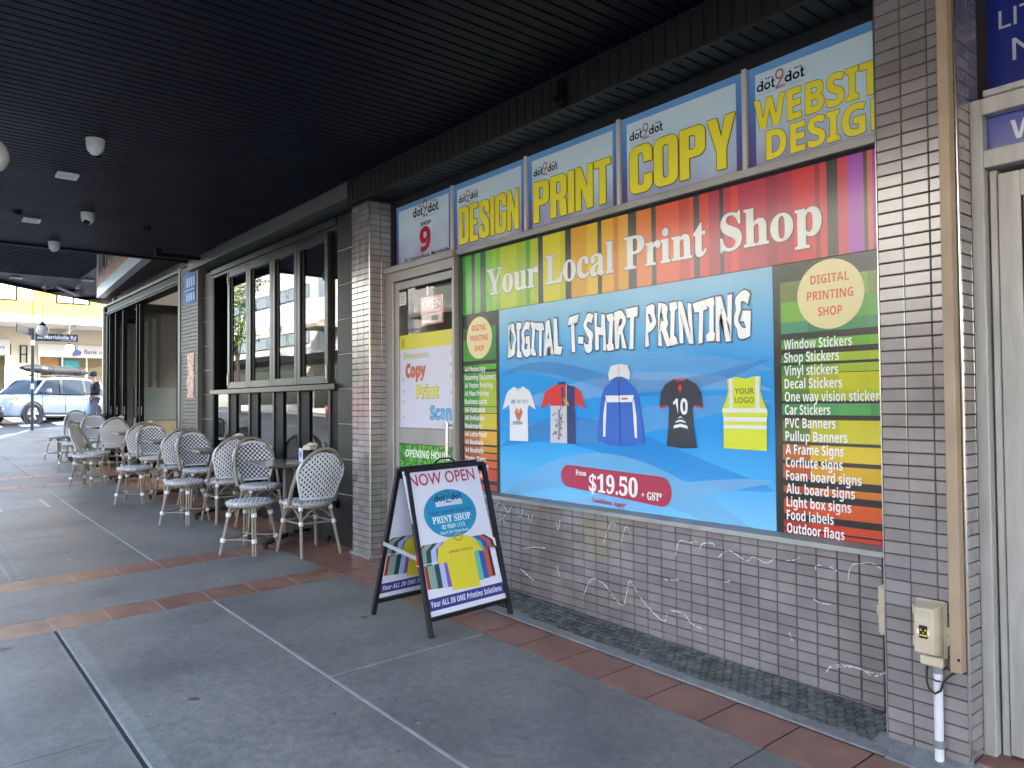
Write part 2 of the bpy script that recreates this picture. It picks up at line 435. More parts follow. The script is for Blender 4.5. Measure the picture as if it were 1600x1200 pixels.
# joint strips
jm = MB(M_ALU)
def jstrip(x0, x1, y0, y1, mt, dz=.003):
    m = MB(mt); n = max(1, int((x1-x0)/2))
    for i in range(n): slab(m, x0+(x1-x0)*i/n, x0+(x1-x0)*(i+1)/n, y0, y1, dz, 0.0, th=.03)
    return m.build('joint_strip', PAVE)
M_BAND = concrete('joint_mortar', lin('#80807c'), spots=False)
jstrip(-5.45, 8, -1.668, -1.652, M_JOINT); jstrip(-12.9, -7.06, -1.672, -1.656, M_JOINT)
jstrip(-5.45, 8, -2.602, -2.535, M_BAND, .002); jstrip(-5.45, 8, -2.645, -2.632, M_BAND, .002)
jstrip(-5.45, 8, -2.632, -2.6135, M_DARKGAP, .001); jstrip(-5.45, 8, -2.6135, -2.603, M_JOINT, .006)
jstrip(-13.1, -7.06, -2.625, -2.60, M_BAND, .003); jstrip(-13.1, -7.06, -2.70, -2.68, M_BAND, .003)
for y0, y1 in ((-2.53, -1.672), (-1.648, -.66)): m = MB(M_BAND); slab(m, -3.660, -3.642, y0, y1, .002, 0, th=.03); m.build('joint_strip', PAVE)
# inset service pit lid
pv = thing('pit_cover', 'pale concrete service pit lid set in the footpath', 'pit cover', (-11.4, -2.13, H(-11.4, -2.13)))
m = MB(M_ALU); slab(m, -11.86, -11.06, -2.40, -1.86, .004, 0, th=.04); m.build('frame', pv)
m = MB(M_CONC2); slab(m, -11.82, -11.10, -2.36, -1.90, .008, 0, th=.04); m.build('lid', pv)
# curved tactile inlay near the corner: two pale arcs
arc = MB(M_JOINT)
for R0 in (1.15, 1.3):
    pts = [(-17.6+R0*1.9*cos(a)*1.0, -1.55-R0*.62*sin(a)) for a in [radians(15+i*9) for i in range(19)]]
    strip(arc, pts, [(p[0]+.05, p[1]+.06) for p in pts], .004, .004)
arc.build('joint_strip', PAVE)
# bedding beneath pavers and the mosaic strip at the foot of the shop wall
m = MB(M_BED)
for i in range(31): slab(m, -23+i, -22+i, max(-4.03, kerb_y(-23+i)+.1, kerb_y(-22+i)+.1), -.0, -.014, 0, th=.05)
m.build('bedding', PAVE)
def hz(x, y):                                    # the mosaic rises a little to the wall
    return H(x, y)+.012+.022*min(1, max(0, (y+.24)/.24))*(1 if x > -4.6 else 1)
m = MB(M_BED)
for i in range(32):
    a = -4.72+i*.103; b = a+.103
    m.hexa([(a, -.352, H(a, -.35)-.05), (b, -.352, H(b, -.35)-.05), (b, .0, H(b, 0)-.05), (a, .0, H(a, 0)-.05),
            (a, -.352, H(a, -.35)+.003), (b, -.352, H(b, -.35)+.003), (b, .0, hz(b, 0)-.005), (a, .0, hz(a, 0)-.005)], M_BED)
m.build('mosaic_bed', PAVE)
m = MB(M_CONC2)
for i in range(32):
    a = -4.72+i*.103; slab(m, a, a+.103, -.352, -.255+.02*sin(i*1.7), .0125, 0, th=.03)
m.build('mortar_edge', PAVE)
hx = MB(M_HEX); hr = .0245
hx.add([(hr*cos(pi/6+pi/3*i)*.94, hr*sin(pi/6+pi/3*i)*.94, .004) for i in range(6)]+[(hr*cos(pi/6+pi/3*i), hr*sin(pi/6+pi/3*i), -.008) for i in range(6)],
       [tuple(range(6))]+[(i+6, (i+1) % 6+6, (i+1) % 6, i) for i in range(6)])
HEX = bpy.data.meshes.new('hexagon_tile'); HEX.from_pydata(hx.v, [], hx.f); HEX.materials.append(M_HEX)
cells = []
px, py = hr*sqrt(3)*1.06, hr*1.5*1.06
for j in range(7):
    for i in range(70):
        X = -1.50-i*px-(px/2 if j % 2 else 0); Y = -.03-j*py
        if X > -4.70 and not (X < -3.7 and j > 5): cells.append((X, Y))
cells.sort(key=lambda c: -c[0])
rest = MB(M_HEX, mat('hexagon_glaze_dark', '#3f4644', .45), mat('hexagon_glaze_light', '#5f6864', .45))
for i, (X, Y) in enumerate(cells):
    if i < 300: inst(HEX, 'hexagon_tile', PAVE, (X, Y, hz(X, Y)+random.uniform(-.001, .001)))
    else: rest.add([(a+X, b+Y, c+hz(X, Y)) for a, b, c in hx.v], hx.f, rest.mats[random.choice((0, 0, 1, 2))])
rs = rest.build('mosaic_field', PAVE); rs['kind'] = 'stuff'

# far pavement in front of the bank and across the side road
fp = MB(M_CONC2)
for i in range(10):
    y0 = -2+i*5; c = [(-46, y0), (-42.5, y0), (-42.5, y0+5), (-46, y0+5)]
    fp.hexa([(x, y, H(x, y)-.3) for x, y in c]+[(x, y, H(x, y)+.02) for x, y in c])
for i in range(-28, 4):
    x0 = i*3.; c = [(x0, -19), (x0+3, -19), (x0+3, -16.6), (x0, -16.6)]
    fp.hexa([(x, y, H(x, y)-.3) for x, y in c]+[(x, y, H(x, y)+.02) for x, y in c])
tag(fp.build('far_pavement'), kind='structure')

# ================================================================== SHOP ROW: body of the building, awnings
M_SOFFIT = mat('navy_soffit_sheet', '#090d1a', .5, var=.2, vsc=1.5, rvar=.2, spec=.18)
M_BLACK = mat('black_sheet_metal', '#0d0e0f', .5, var=.15, vsc=4, spec=.2)
M_BRICK = mat('painted_brick', '#b9ada0', .8, var=.12)
M_GREYBEAM = mat('grey_painted_beam', '#5a5a55', .5, var=.12, vsc=3)
M_FRAME = mat('dark_bronze_frame', '#5b5a56', .3, .5, var=.15, vsc=2)
M_BLKFRAME = mat('black_window_frame', '#0b0c0d', .5, 0, spec=.1)
G_WIN = glass('window_glass', 2.3)
body = thing('shop_building', 'rendered shop row building above the dark awning, unseen height set to shade the corner', 'building', (-3, 4, 0))
m = MB(M_BRICK)
m.box(-17.2, 14, .12, 28, 3.62, 13.1); m.box(-17.35, 14.1, -.02, .30, 13.1, 13.5); m.box(-17.35, -17.2, .30, 28, 13.1, 13.5)  # unseen upper storeys; height and depth chosen to shade the corner and car
m.box(-6.0, -1.16, 4.2, 4.4, -.3, 3.62); m.box(-1.16, 14, .35, 14, -.6, 3.62)
m.box(-6.17, -5.84, .06, 4.4, -.3, 3.62)
m.build('wall', body)
for i in range(14):
    a = -15.5+(i % 7)*4.0; z = 4.9+4.0*(i//7); f = MB(M_WHITEPAINT)
    f.box(a-.06, a, .06, .13, z, z+1.9); f.box(a+1.6, a+1.66, .06, .13, z, z+1.9); f.box(a, a+1.6, .06, .13, z+1.84, z+1.9); f.box(a-.1, a+1.7, .02, .13, z-.08, z)
    f.box(a+.77, a+.83, .08, .13, z, z+1.84)
    fo = f.build('window', body); p = MB(G_WIN); p.box(a, a+1.6, .1, .112, z, z+1.84); p.build('pane', fo)

def rib_sheet(mb, x0, x1, y0, y1, z, pitch=.0815, groove=.018, depth=.009, axis='z', mt=None):
    # flat pans with narrow grooves; axis z: a soffit whose ribs run along y; axis y: an upright face whose ribs run up
    n = int(round((x1-x0)/pitch)); p = (x1-x0)/n
    for i in range(n):
        a = x0+i*p; b = a+p-groove; c = a+p
        P = [(a, 0), (b, 0), (b+.003, depth), (c-.003, depth), (c, 0)]
        for (s, d), (t, e) in zip(P, P[1:]):
            if axis == 'z': mb.quad((s, y0, z+d), (s, y1, z+d), (t, y1, z+e), (t, y0, z+e), mt)
            else: mb.quad((s, z+d, y0), (t, z+e, y0), (t, z+e, y1), (s, z+d, y1), mt)
aw = thing('awning', 'long low dark awning over the print shop with ribbed navy underside', 'awning', (-3, -1.9, 3.41))
m = MB(M_SOFFIT); rib_sheet(m, -10.88, 12, -3.5, -.285, 3.41); m.build('soffit', aw)
m = MB(M_BLACK); m.box(-10.95, 12, -3.56, -3.5, 3.36, 3.95); m.build('fascia', aw)
m = MB(M_BLACK); m.box(-10.94, -10.88, -3.5, .1, 3.385, 4.1); m.build('end_trim', aw)
m = MB(M_ALU); m.box(-10.88, 12, -3.5, .12, 3.72, 3.76); m.build('roof_sheet', aw)
aw2 = thing('awning', 'higher dark corner awning beyond the cafe with angled outer edge', 'awning', (-18, -1, 4.5))
E2 = [(-10.95, .1), (-10.95, -3.5), (-19.9, -3.5), (-21.99, -1.44), (-23.12, -.35), (-24.69, 1.31), (-25.8, 4), (-25.9, 9), (-17.3, 9), (-17.3, .1)]
m = MB(M_SOFFIT); m.add([(a, b, 4.5) for a, b in E2], [tuple(range(len(E2)))])
for i in range(60):
    x0 = -11.2-i*.16
    m.box(x0-.012, x0, -3.48, 0.05, 4.488, 4.5, M_BLACK)
m.build('soffit', aw2)
m = MB(M_BLACK)
for a, b in zip(E2[2:7], E2[3:8]):
    d = Vector((b[0]-a[0], b[1]-a[1], 0)).normalized(); nrm = Vector((-d.y, d.x, 0))*.05
    if nrm.x > 0: nrm = -nrm
    m.prism([(a[0], a[1], 4.42), (b[0], b[1], 4.42), (b[0], b[1], 4.95), (a[0], a[1], 4.95)], nrm)
m.box(-19.9, -10.95, -3.56, -3.5, 4.42, 4.95); m.build('fascia', aw2)
m = MB(M_ALU); m.add([(a, b, 4.93) for a, b in E2], [tuple(range(len(E2)))]); m.build('roof_sheet', aw2)
# timber edge pieces under the outer rim
m = MB(mat('weathered_timber', '#8b7b6b', .8, var=.25))
for t0, t1 in ((.1, .35), (.72, 1.)):
    a = Vector((-23.12, -.35, 4.4))*(1-t0)+Vector((-24.69, 1.31, 4.4))*t0; b = Vector((-23.12, -.35, 4.4))*(1-t1)+Vector((-24.69, 1.31, 4.4))*t1
    m.prism([a, b, b+Vector((.5, .35, 0)), a+Vector((.5, .35, 0))], (0, 0, .06))
m.build('edge_board', aw2)

M_BULK = mat('bulkhead_sheet', '#252524', .5, var=.15, vsc=4, spec=.25)
bk = thing('bulkhead', 'dark ribbed bulkhead box running above the shop signs', 'bulkhead', (-3, -.1, 3.2))
m = MB(M_BULK); rib_sheet(m, -6.10, 12, 3.215, 3.405, -.28, axis='y'); m.build('front_sheet', bk)
m = MB(M_BULK); rib_sheet(m, -6.10, 12, -.27, .05, 3.215); m.build('soffit', bk)
m = MB(M_BULK); m.box(-6.115, 12, -.286, -.262, 3.195, 3.216); m.box(-6.115, 12, -.288, -.27, 3.395, 3.412); m.box(-6.118, -6.10, -.286, .05, 3.2, 3.41); m.build('edge_trim', bk)
m = MB(M_DARKGAP); m.box(-5.835, -1.47, .022, .11, 3.148, 3.232); m.build('head_strip', bk)
m = MB(M_BRICK); m.box(-17.2, 14, .05, .125, 3.40, 3.62); m.build('head_wall', bk)
sl_ = thing('security_light', 'small black security light fixed to the ribbed bulkhead', 'light', (-3.3, -.3, 3.3))
m = MB(M_BLKFRAME); m.box(-3.32, -3.27, -.32, -.28, 3.25, 3.36); m.build('bracket', sl_)
m = MB(M_BLKFRAME); m.lathe([(0, -.36), (.03, -.355), (.034, -.30), (.02, -.285), (0, -.285)], (-3.295, 0, 3.22), 14, axis='y'); m.build('lamp_head', sl_)
bmz = thing('beam', 'plain grey painted beam above the cafe windows', 'beam', (-8.5, -.28, 3.3))
m = MB(M_GREYBEAM); m.cbox(-10.87, -6.12, -.285, -.05, 3.265, 3.409, .004); m.build('beam_box', bmz)
m = MB(M_BLACK); m.box(-10.7, -6.18, -.05, .02, 3.19, 3.41); m.build('shadow_gap', bmz)
# ================================================================== TILED WALLS AND PILLARS
M_TILE = mat('mauve_grey_glazed_tile', '#837c7a', .2, rnd=.13, var=.22, vsc=4, bump=.1, bsc=25, spec=1., rvar=.12, coat=1., coatior=1.75, coatr=.19)
M_GROUT = mat('dark_grout', '#2b2829', .9)
TW, TH = .1045, .0523
def tile_mesh(w, h, t=.007, c=.003, mt=None, name='tile'):
    m = MB(mt or M_TILE)                          # lies in xz, faces -y
    a, b = w/2-.0019, h/2-.0019
    o = [(-a, 0, -b), (a, 0, -b), (a, 0, b), (-a, 0, b)]; i = [(-a+c, -t, -b+c), (a-c, -t, -b+c), (a-c, -t, b-c), (-a+c, -t, b-c)]
    k = [(-a, -t+c, -b), (a, -t+c, -b), (a, -t+c, b), (-a, -t+c, b)]
    m.add(o+k+i, [(8, 9, 10, 11)]+[(4+q, 4+(q+1) % 4, 8+(q+1) % 4, 8+q) for q in range(4)]+[(q, (q+1) % 4, 4+(q+1) % 4, 4+q) for q in range(4)])
    me = bpy.data.meshes.new(name); me.from_pydata(m.v, [], m.f); me.materials.append(m.mats[0]); return me, m
TILE_ME, TILE_MB = tile_mesh(TW, TH)
def tile_grid(parent, cells, limit=300, me=TILE_ME, mb=TILE_MB, rot=0., name='tile', field='tile_field'):
    # cells: centre points, the largest in view first
    rest = MB(mb.mats[0]); R = Matrix.Rotation(rot, 3, 'Z')
    for i, c in enumerate(cells):
        if i < limit: inst(me, name, parent, (c[0]+random.uniform(-.0003, .0003), c[1]+random.uniform(-.0005, .0005), c[2]), (random.uniform(-.006, .006), 0, rot+random.uniform(-.006, .006)))
        else: rest.add([tuple(R @ Vector(v)+Vector(c)) for v in mb.v], mb.f)
    if rest.f: f = rest.build(field, parent); f['kind'] = 'stuff'
def cols(x0, n, w=TW): return [x0+w*(i+.5) for i in range(n)]
ZR = [.0225+TH*i for i in range(-3, 62)]          # tile row centres, shared so that the courses line up
# wall below the banner
wl = thing('tiled_wall', 'low grey tiled wall with white chalk scribbles below the shop banner', 'wall', (-3.1, 0, 0))
m = MB(M_GROUT); m.box(-4.80, -1.47, .004, .14, -.2, .722); m.build('wall_core', wl)
cells = [(x, .004, z) for x in cols(-1.468-TW*32, 32) for z in ZR if z > H(x, 0)-.03 and z < .71 and x > -4.8]
cells.sort(key=lambda c: (c[0]-0)**2+(c[1]+3.41)**2)
tile_grid(wl, cells)
CH = [[[-3.452, 0.198], [-3.39, 0.298], [-3.332, 0.308], [-3.26, 0.283], [-3.18, 0.217], [-3.116, 0.196], [-3.084, 0.294], [-3.06, 0.349], [-2.985, 0.269], [-2.876, 0.192], [-2.802, 0.169], [-2.787, 0.218]],
[[-2.755, 0.238], [-2.692, 0.24], [-2.65, 0.226], [-2.618, 0.196], [-2.545, 0.18]], [[-2.429, 0.589], [-2.367, 0.63], [-2.265, 0.593], [-2.222, 0.62], [-2.152, 0.6], [-2.097, 0.633]],
[[-2.038, 0.63], [-1.992, 0.64], [-1.96, 0.66]], [[-1.729, 0.589], [-1.713, 0.656], [-1.662, 0.676], [-1.617, 0.683], [-1.575, 0.665]], [[-2.721, 0.549], [-2.694, 0.634], [-2.618, 0.637], [-2.577, 0.65]],
[[-2.554, 0.606], [-2.537, 0.642], [-2.474, 0.654], [-2.458, 0.643]], [[-3.135, 0.545], [-3.089, 0.668], [-3.04, 0.597]], [[-3.276, 0.546], [-3.213, 0.674], [-3.173, 0.668]],
[[-4.264, 0.686], [-4.215, 0.63], [-4.176, 0.678]], [[-4.106, 0.651], [-4.079, 0.606], [-4.052, 0.673]], [[-3.995, 0.646], [-3.969, 0.595], [-3.943, 0.651]], [[-3.709, 0.636], [-3.69, 0.574], [-3.668, 0.641]],
[[-4.037, 0.404], [-3.921, 0.427], [-3.82, 0.435]], [[-3.706, 0.331], [-3.683, 0.287], [-3.655, 0.255]], [[-4.079, 0.254], [-3.949, 0.2]], [[-2.796, 0.405], [-2.78, 0.405]], [[-2.757, 0.412], [-2.738, 0.412]],
[[-2.723, 0.418], [-2.704, 0.418]], [[-2.4, 0.462], [-2.37, 0.468]], [[-1.886, 0.608], [-1.883, 0.629], [-1.855, 0.636]], [[-1.812, 0.634], [-1.783, 0.622]], [[-1.901, 0.469], [-1.864, 0.456], [-1.81, 0.461]],
[[-2.031, 0.28], [-2.015, 0.246]], [[-1.841, 0.138], [-1.817, 0.174], [-1.74, 0.197], [-1.68, 0.195], [-1.637, 0.193], [-1.566, 0.205]], [[-1.825, 0.165], [-1.695, 0.199], [-1.623, 0.179], [-1.566, 0.212]],
[[-4.36, .66], [-4.31, .69], [-4.27, .655], [-4.31, .625], [-4.27, .60], [-4.24, .61]], [[-4.32, .56], [-4.28, .585], [-4.25, .55]]]
CHP = Pl((0, -.0045, 0), (1, 0, 0), (0, 0, 1), (0, -1, 0))
q = NT('chalk'); q.b.inputs['Base Color'].default_value = (.8, .79, .78, 1); q.b.inputs['Roughness'].default_value = .9
al = q.ramp(q.noise(70, 3, q.pos()), [(.36, (0, 0, 0, 1)), (.5, (.9, .9, .9, 1))]); q.l(al, q.b.inputs['Alpha'])
m = MB(q.m)
for l in CH:                                       # Catmull-Rom smoothing of each stroke, uneven width
    P = [l[0]]+l+[l[-1]]; pts = []
    for i in range(1, len(P)-2):
        for t in (0, .2, .4, .6, .8):
            pts.append(tuple(.5*(2*P[i][a]+(P[i+1][a]-P[i-1][a])*t+(2*P[i-1][a]-5*P[i][a]+4*P[i+1][a]-P[i+2][a])*t*t+(3*P[i][a]-P[i-1][a]-3*P[i+1][a]+P[i+2][a])*t**3) for a in (0, 1)))
    pts.append(tuple(l[-1])); wd = random.uniform(.0035, .0065)*(2.0 if len(l) == 2 else 1)
    for a, b in zip(pts, pts[1:]): m.line2(CHP, [a, b], wd*random.uniform(.6, 1.2), 2)
m.build('chalk_scribble', wl)
# right pillar
PF = -.213
pr = thing('tiled_pillar', 'wide tiled pillar right of the banner with beige box and trunking', 'pillar', (-1.31, -.2, 0))
m = MB(M_GROUT); m.box(-1.466, -1.156, PF, .2, -.2, 3.21); m.build('pillar_core', pr)
cells = [(x, PF, z) for z in ZR if z < 3.20 and z > -.03 for x in cols(-1.464, 3, .103)]
cells += [(-1.156, y, z) for z in ZR if z < 3.20 and z > -.03 for y in (-.158, -.056) if 1]
f3 = [c for c in cells if c[1] == PF]; s3 = [c for c in cells if c[1] != PF]
tile_grid(pr, f3)
tile_grid(pr, s3, 118, rot=pi/2)
m = MB(M_GROUT); m.box(-1.156, -1.150, -.0, .2, -.2, 3.21); m.build('return_strip', pr)
m = MB(M_CHROME); m.tube([(-1.153, -.219, .0), (-1.153, -.219, 3.2)], .006, 8); m.tube([(-1.466, -.2195, .0), (-1.466, -.2195, 3.2)], .003, 6); m.build('corner_trim', pr)
m = MB(M_CONC2); m.hexa([(-1.50, -.36, -.06), (-1.10, -.36, -.06), (-1.10, -.2, -.06), (-1.50, -.2, -.06), (-1.50, -.345, H(-1.5, -.3)+.003), (-1.10, -.345, H(-1.1, -.3)+.003), (-1.10, -.2, .022), (-1.50, -.2, .03)]); m.build('base_mortar', pr)
# left pillar, between door and cafe
pl_ = thing('tiled_pillar', 'tiled pillar between the cafe windows and the print shop door', 'pillar', (-6, -.2, .08))
m = MB(M_GROUT); m.box(-6.166, -5.843, PF, .1, -.2, 3.21); m.build('pillar_core', pl_)
tile_grid(pl_, sorted([(x, PF, z) for z in ZR if .07 < z < 3.20 for x in cols(-6.165, 3, .1072)], key=lambda c: abs(c[2]-1.4)))
s = [(-5.843, y, z) for z in ZR if .07 < z < 3.20 for y in (-.16, -.056, .048)]
m2, mb2 = tile_mesh(.104, TH)
tile_grid(pl_, [c for c in s if c[1] < 0], 124, m2, mb2, pi/2, 'tile', 'tile_field')
m = MB(M_CHROME); m.tube([(-5.838, -.2185, .07), (-5.838, -.2185, 3.2)], .006, 8); m.build('corner_trim', pl_)
m = MB(M_CONC2); m.box(-6.18, -5.8, -.25, -.1, .0, .105); m.build('base_mortar', pl_)
# cafe pillar with blue notice
pc = thing('tiled_pillar', 'narrow looking tiled pillar beyond the cafe windows with blue notice', 'pillar', (-11.05, -.2, .2))
m = MB(M_GROUT); m.box(-11.36, -10.64, PF, .3, -.2, 3.40); m.build('pillar_core', pc)
f = MB(mat('cafe_pillar_tile', '#5f5957', .5, var=.25, vsc=9, spec=.3))
for z in [.2+TH*i for i in range(61)]:
    for x in cols(-11.35, 7, .1): f.add([(a+x, b+PF, c+z) for a, b, c in TILE_MB.v], TILE_MB.f)
o = f.build('tile_field', pc); o['kind'] = 'stuff'
m = MB(M_GREYBEAM); m.box(-11.50, -11.40, -.235, .1, .15, 3.40); m.box(-10.645, -10.61, -.225, -.1, .15, 3.4); m.build('corner_trim', pc)
m = MB(M_ALU); m.box(-11.40, -11.36, -.22, .1, .15, 3.40); m.build('side_trim', pc)
# ================================================================== FIXTURES ON THE RIGHT PILLAR
M_BEIGE = mat('beige_plastic', '#c2b69e', .45, var=.22, vsc=7)
M_BEIGE2 = mat('tan_trunking', '#a8937a', .45, var=.22, vsc=3)
tk = thing('cable_trunking', 'tan rectangular cable trunking running up the right pillar', 'trunking', (-1.18, -.24, .37))
m = MB(M_BEIGE2); m.cbox(-1.200, -1.160, -.272, -.2205, .372, 3.2, .003); m.build('duct', tk)
m = MB(M_DARKGAP); m.lathe([(0, -.2735), (.006, -.2735), (.006, -.272), (0, -.272)], (-1.168, 0, .425), 10, axis='y'); m.build('screw', tk)
jb = thing('meter_box', 'beige plastic junction box with cartoon sticker on the right pillar', 'junction box', (-1.27, -.25, .5))
m = MB(M_BEIGE); m.cbox(-1.338, -1.222, -.238, -.2205, .40, .625, .008); m.cbox(-1.224, -1.200, -.236, -.2205, .455, .53, .004); m.build('back_plate', jb)
m = MB(M_BEIGE)
a = [(-1.33, .412), (-1.232, .412), (-1.232, .618), (-1.33, .618)]; b = [(-1.322, .424), (-1.25, .424), (-1.25, .60), (-1.322, .60)]
m.add([(x, -.238, z) for x, z in a]+[(x, -.292, z) for x, z in b], [(4, 5, 6, 7)]+[(i, (i+1) % 4, 4+(i+1) % 4, 4+i) for i in range(4)])
m.build('cover', jb, bevel=.006)
m = MB(M_BEIGE); m.cbox(-1.345, -1.335, -.25, -.221, .56, .60, .003); m.cbox(-1.345, -1.335, -.25, -.221, .435, .475, .003); m.build('hinge', jb)
m = MB(M_BEIGE); m.cbox(-1.31, -1.225, -.275, -.2205, .375, .414, .006); m.build('cable_entry', jb)
m = MB(M_ALU); m.lathe([(0, -.241), (.005, -.241), (.005, -.236), (0, -.236)], (-1.212, 0, .497), 10, axis='y'); m.lathe([(0, -.241), (.003, -.241), (.003, -.236), (0, -.236)], (-1.212, 0, .478), 8, axis='y'); m.build('lock', jb)
SP = Pl((-1.286, -.2925, .510), (1, 0, 0), (0, 0, 1), (0, -1, 0)); m = MB(film('#17130f'))
m.rect2(SP, -.016, .016, -.026, .024, 1); Y = film('#e8c81e'); W = film('#f2f2ee')
m.rect2(SP, -.014, .014, -.017, -.012, 2, Y); m.poly2(SP, [(-.013, .012), (-.003, .004), (-.010, .003)], 2, Y); m.poly2(SP, [(.013, .012), (.010, .003), (.003, .004)], 2, Y); m.poly2(SP, [(-.004, -.006), (.004, -.006), (0, -.001)], 2, Y)
for sx in (-1, 1):
    for dz in (-.004, .004): m.disc2(SP, sx*.0195, dz-.002, .0055, None, 2, W, 12)
m.build('sticker', jb)
pp = thing('conduit_pipe', 'white plastic conduit pipe below the beige junction box', 'pipe', (-1.253, -.25, 0))
m = MB(mat('white_pvc', '#d3d6da', .4, var=.08, vsc=8)); m.tube([(-1.253, -.25, -.008), (-1.2525, -.25, .2), (-1.252, -.25, .376)], .0165, 14); m.build('pipe', pp)
m = MB(mat('grey_pvc', '#7b8084', .5)); m.tube([(-1.253, -.25, .062), (-1.253, -.25, .092)], .0195, 14); m.box(-1.272, -1.234, -.2345, -.2205, .065, .09); m.build('saddle', pp); m = MB(mat('grey_pvc', '#7b8084', .5)); m.tube([(-1.252, -.25, .35), (-1.252, -.25, .38)], .019, 14); m.build('coupling', pp)
cb = MB(mat('black_cable', '#141414', .45))
pts = [(-1.287, -.25, .385), (-1.293, -.252, .35), (-1.292, -.256, .31), (-1.279, -.268, .285), (-1.255, -.272, .274), (-1.236, -.268, .29), (-1.228, -.262, .325), (-1.21, -.252, .35), (-1.185, -.245, .375)]
cb.tube(pts, .0045, 8); cb.tube([(-1.262, -.27, .327), (-1.25, -.2735, .325), (-1.236, -.267, .325)], .0035, 8)
o = cb.build('cable'); tag(o, 'black looped cable tied to the white conduit under the box', 'cable')
ob = thing('outlet_box', 'thin beige outlet box at the right end of the tiled wall', 'outlet box', (-1.55, -.03, .5))
m = MB(M_BEIGE); m.cbox(-1.576, -1.532, -.05, .0, .385, .60, .008); m.build('housing', ob)
m = MB(M_BEIGE); m.cbox(-1.540, -1.500, -.066, -.01, .39, .607, .006); m.cbox(-1.585, -1.575, -.04, -.01, .47, .51, .003); m.build('lid', ob)
# ================================================================== RIGHT NEIGHBOUR: entrance with blue signs
M_DALU = mat('weathered_door_aluminium', '#aeada9', .45, .15, var=.22, vsc=5, stretch=(5, 5, .7), rvar=.15)
rd = thing('entrance_door', 'weathered aluminium entrance door and frame at far right', 'door', (-.8, -.05, .02))
m = MB(M_DALU)
m.cbox(-1.149, -1.105, -.10, .10, .0, 2.60, .003); m.cbox(-1.105, .4, -.10, .10, 2.535, 2.60, .003); m.cbox(-1.105, .4, -.095, .10, 2.325, 2.395, .003)
m.cbox(-1.095, .4, -.115, -.09, 2.60, 2.625, .003); m.build('frame', rd)
m = MB(M_DALU); m.cbox(-1.098, -1.072, -.055, .02, .03, 2.32, .003); m.build('stop', rd)
lf = MB(M_DALU); lf.cbox(-1.068, -.992, -.06, -.01, .04, 2.30, .003); lf.cbox(-.992, -.2, -.06, -.01, 2.20, 2.30, .003); lf.cbox(-.992, -.2, -.062, -.008, 1.01, 1.145, .003); lf.cbox(-.992, -.2, -.06, -.01, .04, .19, .003); lf.cbox(-.2, -.12, -.06, -.01, .04, 2.30, .003)
lo = lf.build('door_leaf', rd)
m = MB(M_DARKGAP); m.box(-.993, -.988, -.05, -.02, .19, 1.01); m.box(-.993, -.988, -.05, -.02, 1.145, 2.2); m.build('gasket', lo)
m = MB(mat('frosted_pane', '#8f918f', .25, var=.05)); m.box(-.99, -.2, -.04, -.03, .19, 1.01); m.box(-.99, -.2, -.04, -.03, 1.145, 2.2); m.build('pane', lo)
m = MB(M_TERRA); 
m.hexa([(-1.148, -.2, -.08), (.4, -.2, -.08), (.4, .1, -.08), (-1.148, .1, -.08), (-1.148, -.2, .03), (.4, -.2, .015), (.4, .1, .03), (-1.148, .1, .035)]); m.build('doorstep', rd, bevel=.01)
s1 = thing('shop_sign', 'large royal blue sign with thin white capitals above the right door', 'sign', (-.8, .12, 2.9))
m = MB(film('#1b2f8e')); m.box(-1.150, .5, .12, .15, 2.62, 3.35); m.build('panel', s1)
SP = Pl((0, .12, 0), (1, 0, 0), (0, 0, 1), (0, -1, 0)); m = MB(film('#c9cdd6'))
m.text2(SP, 'LIT', -1.107, 2.945, .075, None, 'n', 1, None); m.build('lettering', s1); m = MB(film('#c9cdd6')); m.text2(SP, 'M', -1.060, 2.80, .09, None, 'n', 1, None); m.build('lettering', s1)
s2 = thing('transom_sign', 'small blue sign with white capitals in the door transom', 'sign', (-.8, -.03, 2.45))
m = MB(film('#33429a')); m.box(-1.104, .4, -.05, -.03, 2.395, 2.535); m.build('panel', s2)
SP = Pl((0, -.05, 0), (1, 0, 0), (0, 0, 1), (0, -1, 0)); m = MB(film('#c9cdd6')); m.text2(SP, 'W', -1.022, 2.425, .075, None, 'b', 1); m.build('lettering', s2)
m = MB(M_BRICK); m.box(-1.15, 14, .16, .34, 2.0, 3.62); m.build('upper_wall', body)
# ================================================================== SHOPFRONT FRAME
BP = Pl((0, 0, 0), (1, 0, 0), (0, 0, 1), (0, -1, 0))
fr = thing('shopfront_frame', 'worn aluminium frame holding the banner and the window signs', 'frame', (-3.1, 0, .7))
m = MB(M_ALU); m.cbox(-4.80, -1.468, -.035, .05, 2.565, 2.607, .003); m.build('transom', fr)
m = MB(M_DARKGAP); m.box(-4.79, -1.468, -.004, .03, 2.548, 2.566); m.build('shadow_gap', fr)
m = MB(mat('sill_aluminium', '#8a8d8e', .35, .3, var=.2)); m.hexa([(-4.80, -.045, .722), (-1.468, -.045, .722), (-1.468, .0, .722), (-4.80, .0, .722), (-4.80, -.04, .745), (-1.468, -.04, .745), (-1.468, .0, .764), (-4.80, .0, .764)]); m.build('sill', fr)
for x in (-4.925, -4.018, -3.136, -2.249):
    m = MB(mat('pale_mullion', '#c9c6bf', .5)); m.cbox(x-.014, x+.014, .012, .06, 2.607, 3.15, .002); m.build('mullion', fr)
m = MB(mat('dark_grey_frame', '#474a4b', .4, .3)); m.cbox(-4.792, -4.762, -.012, .03, .764, 2.548, .002); m.build('side_jamb', fr)
m = MB(M_GROUT); m.box(-4.80, -1.468, .01, .05, .764, 2.548); m.build('glazing_backing', fr)

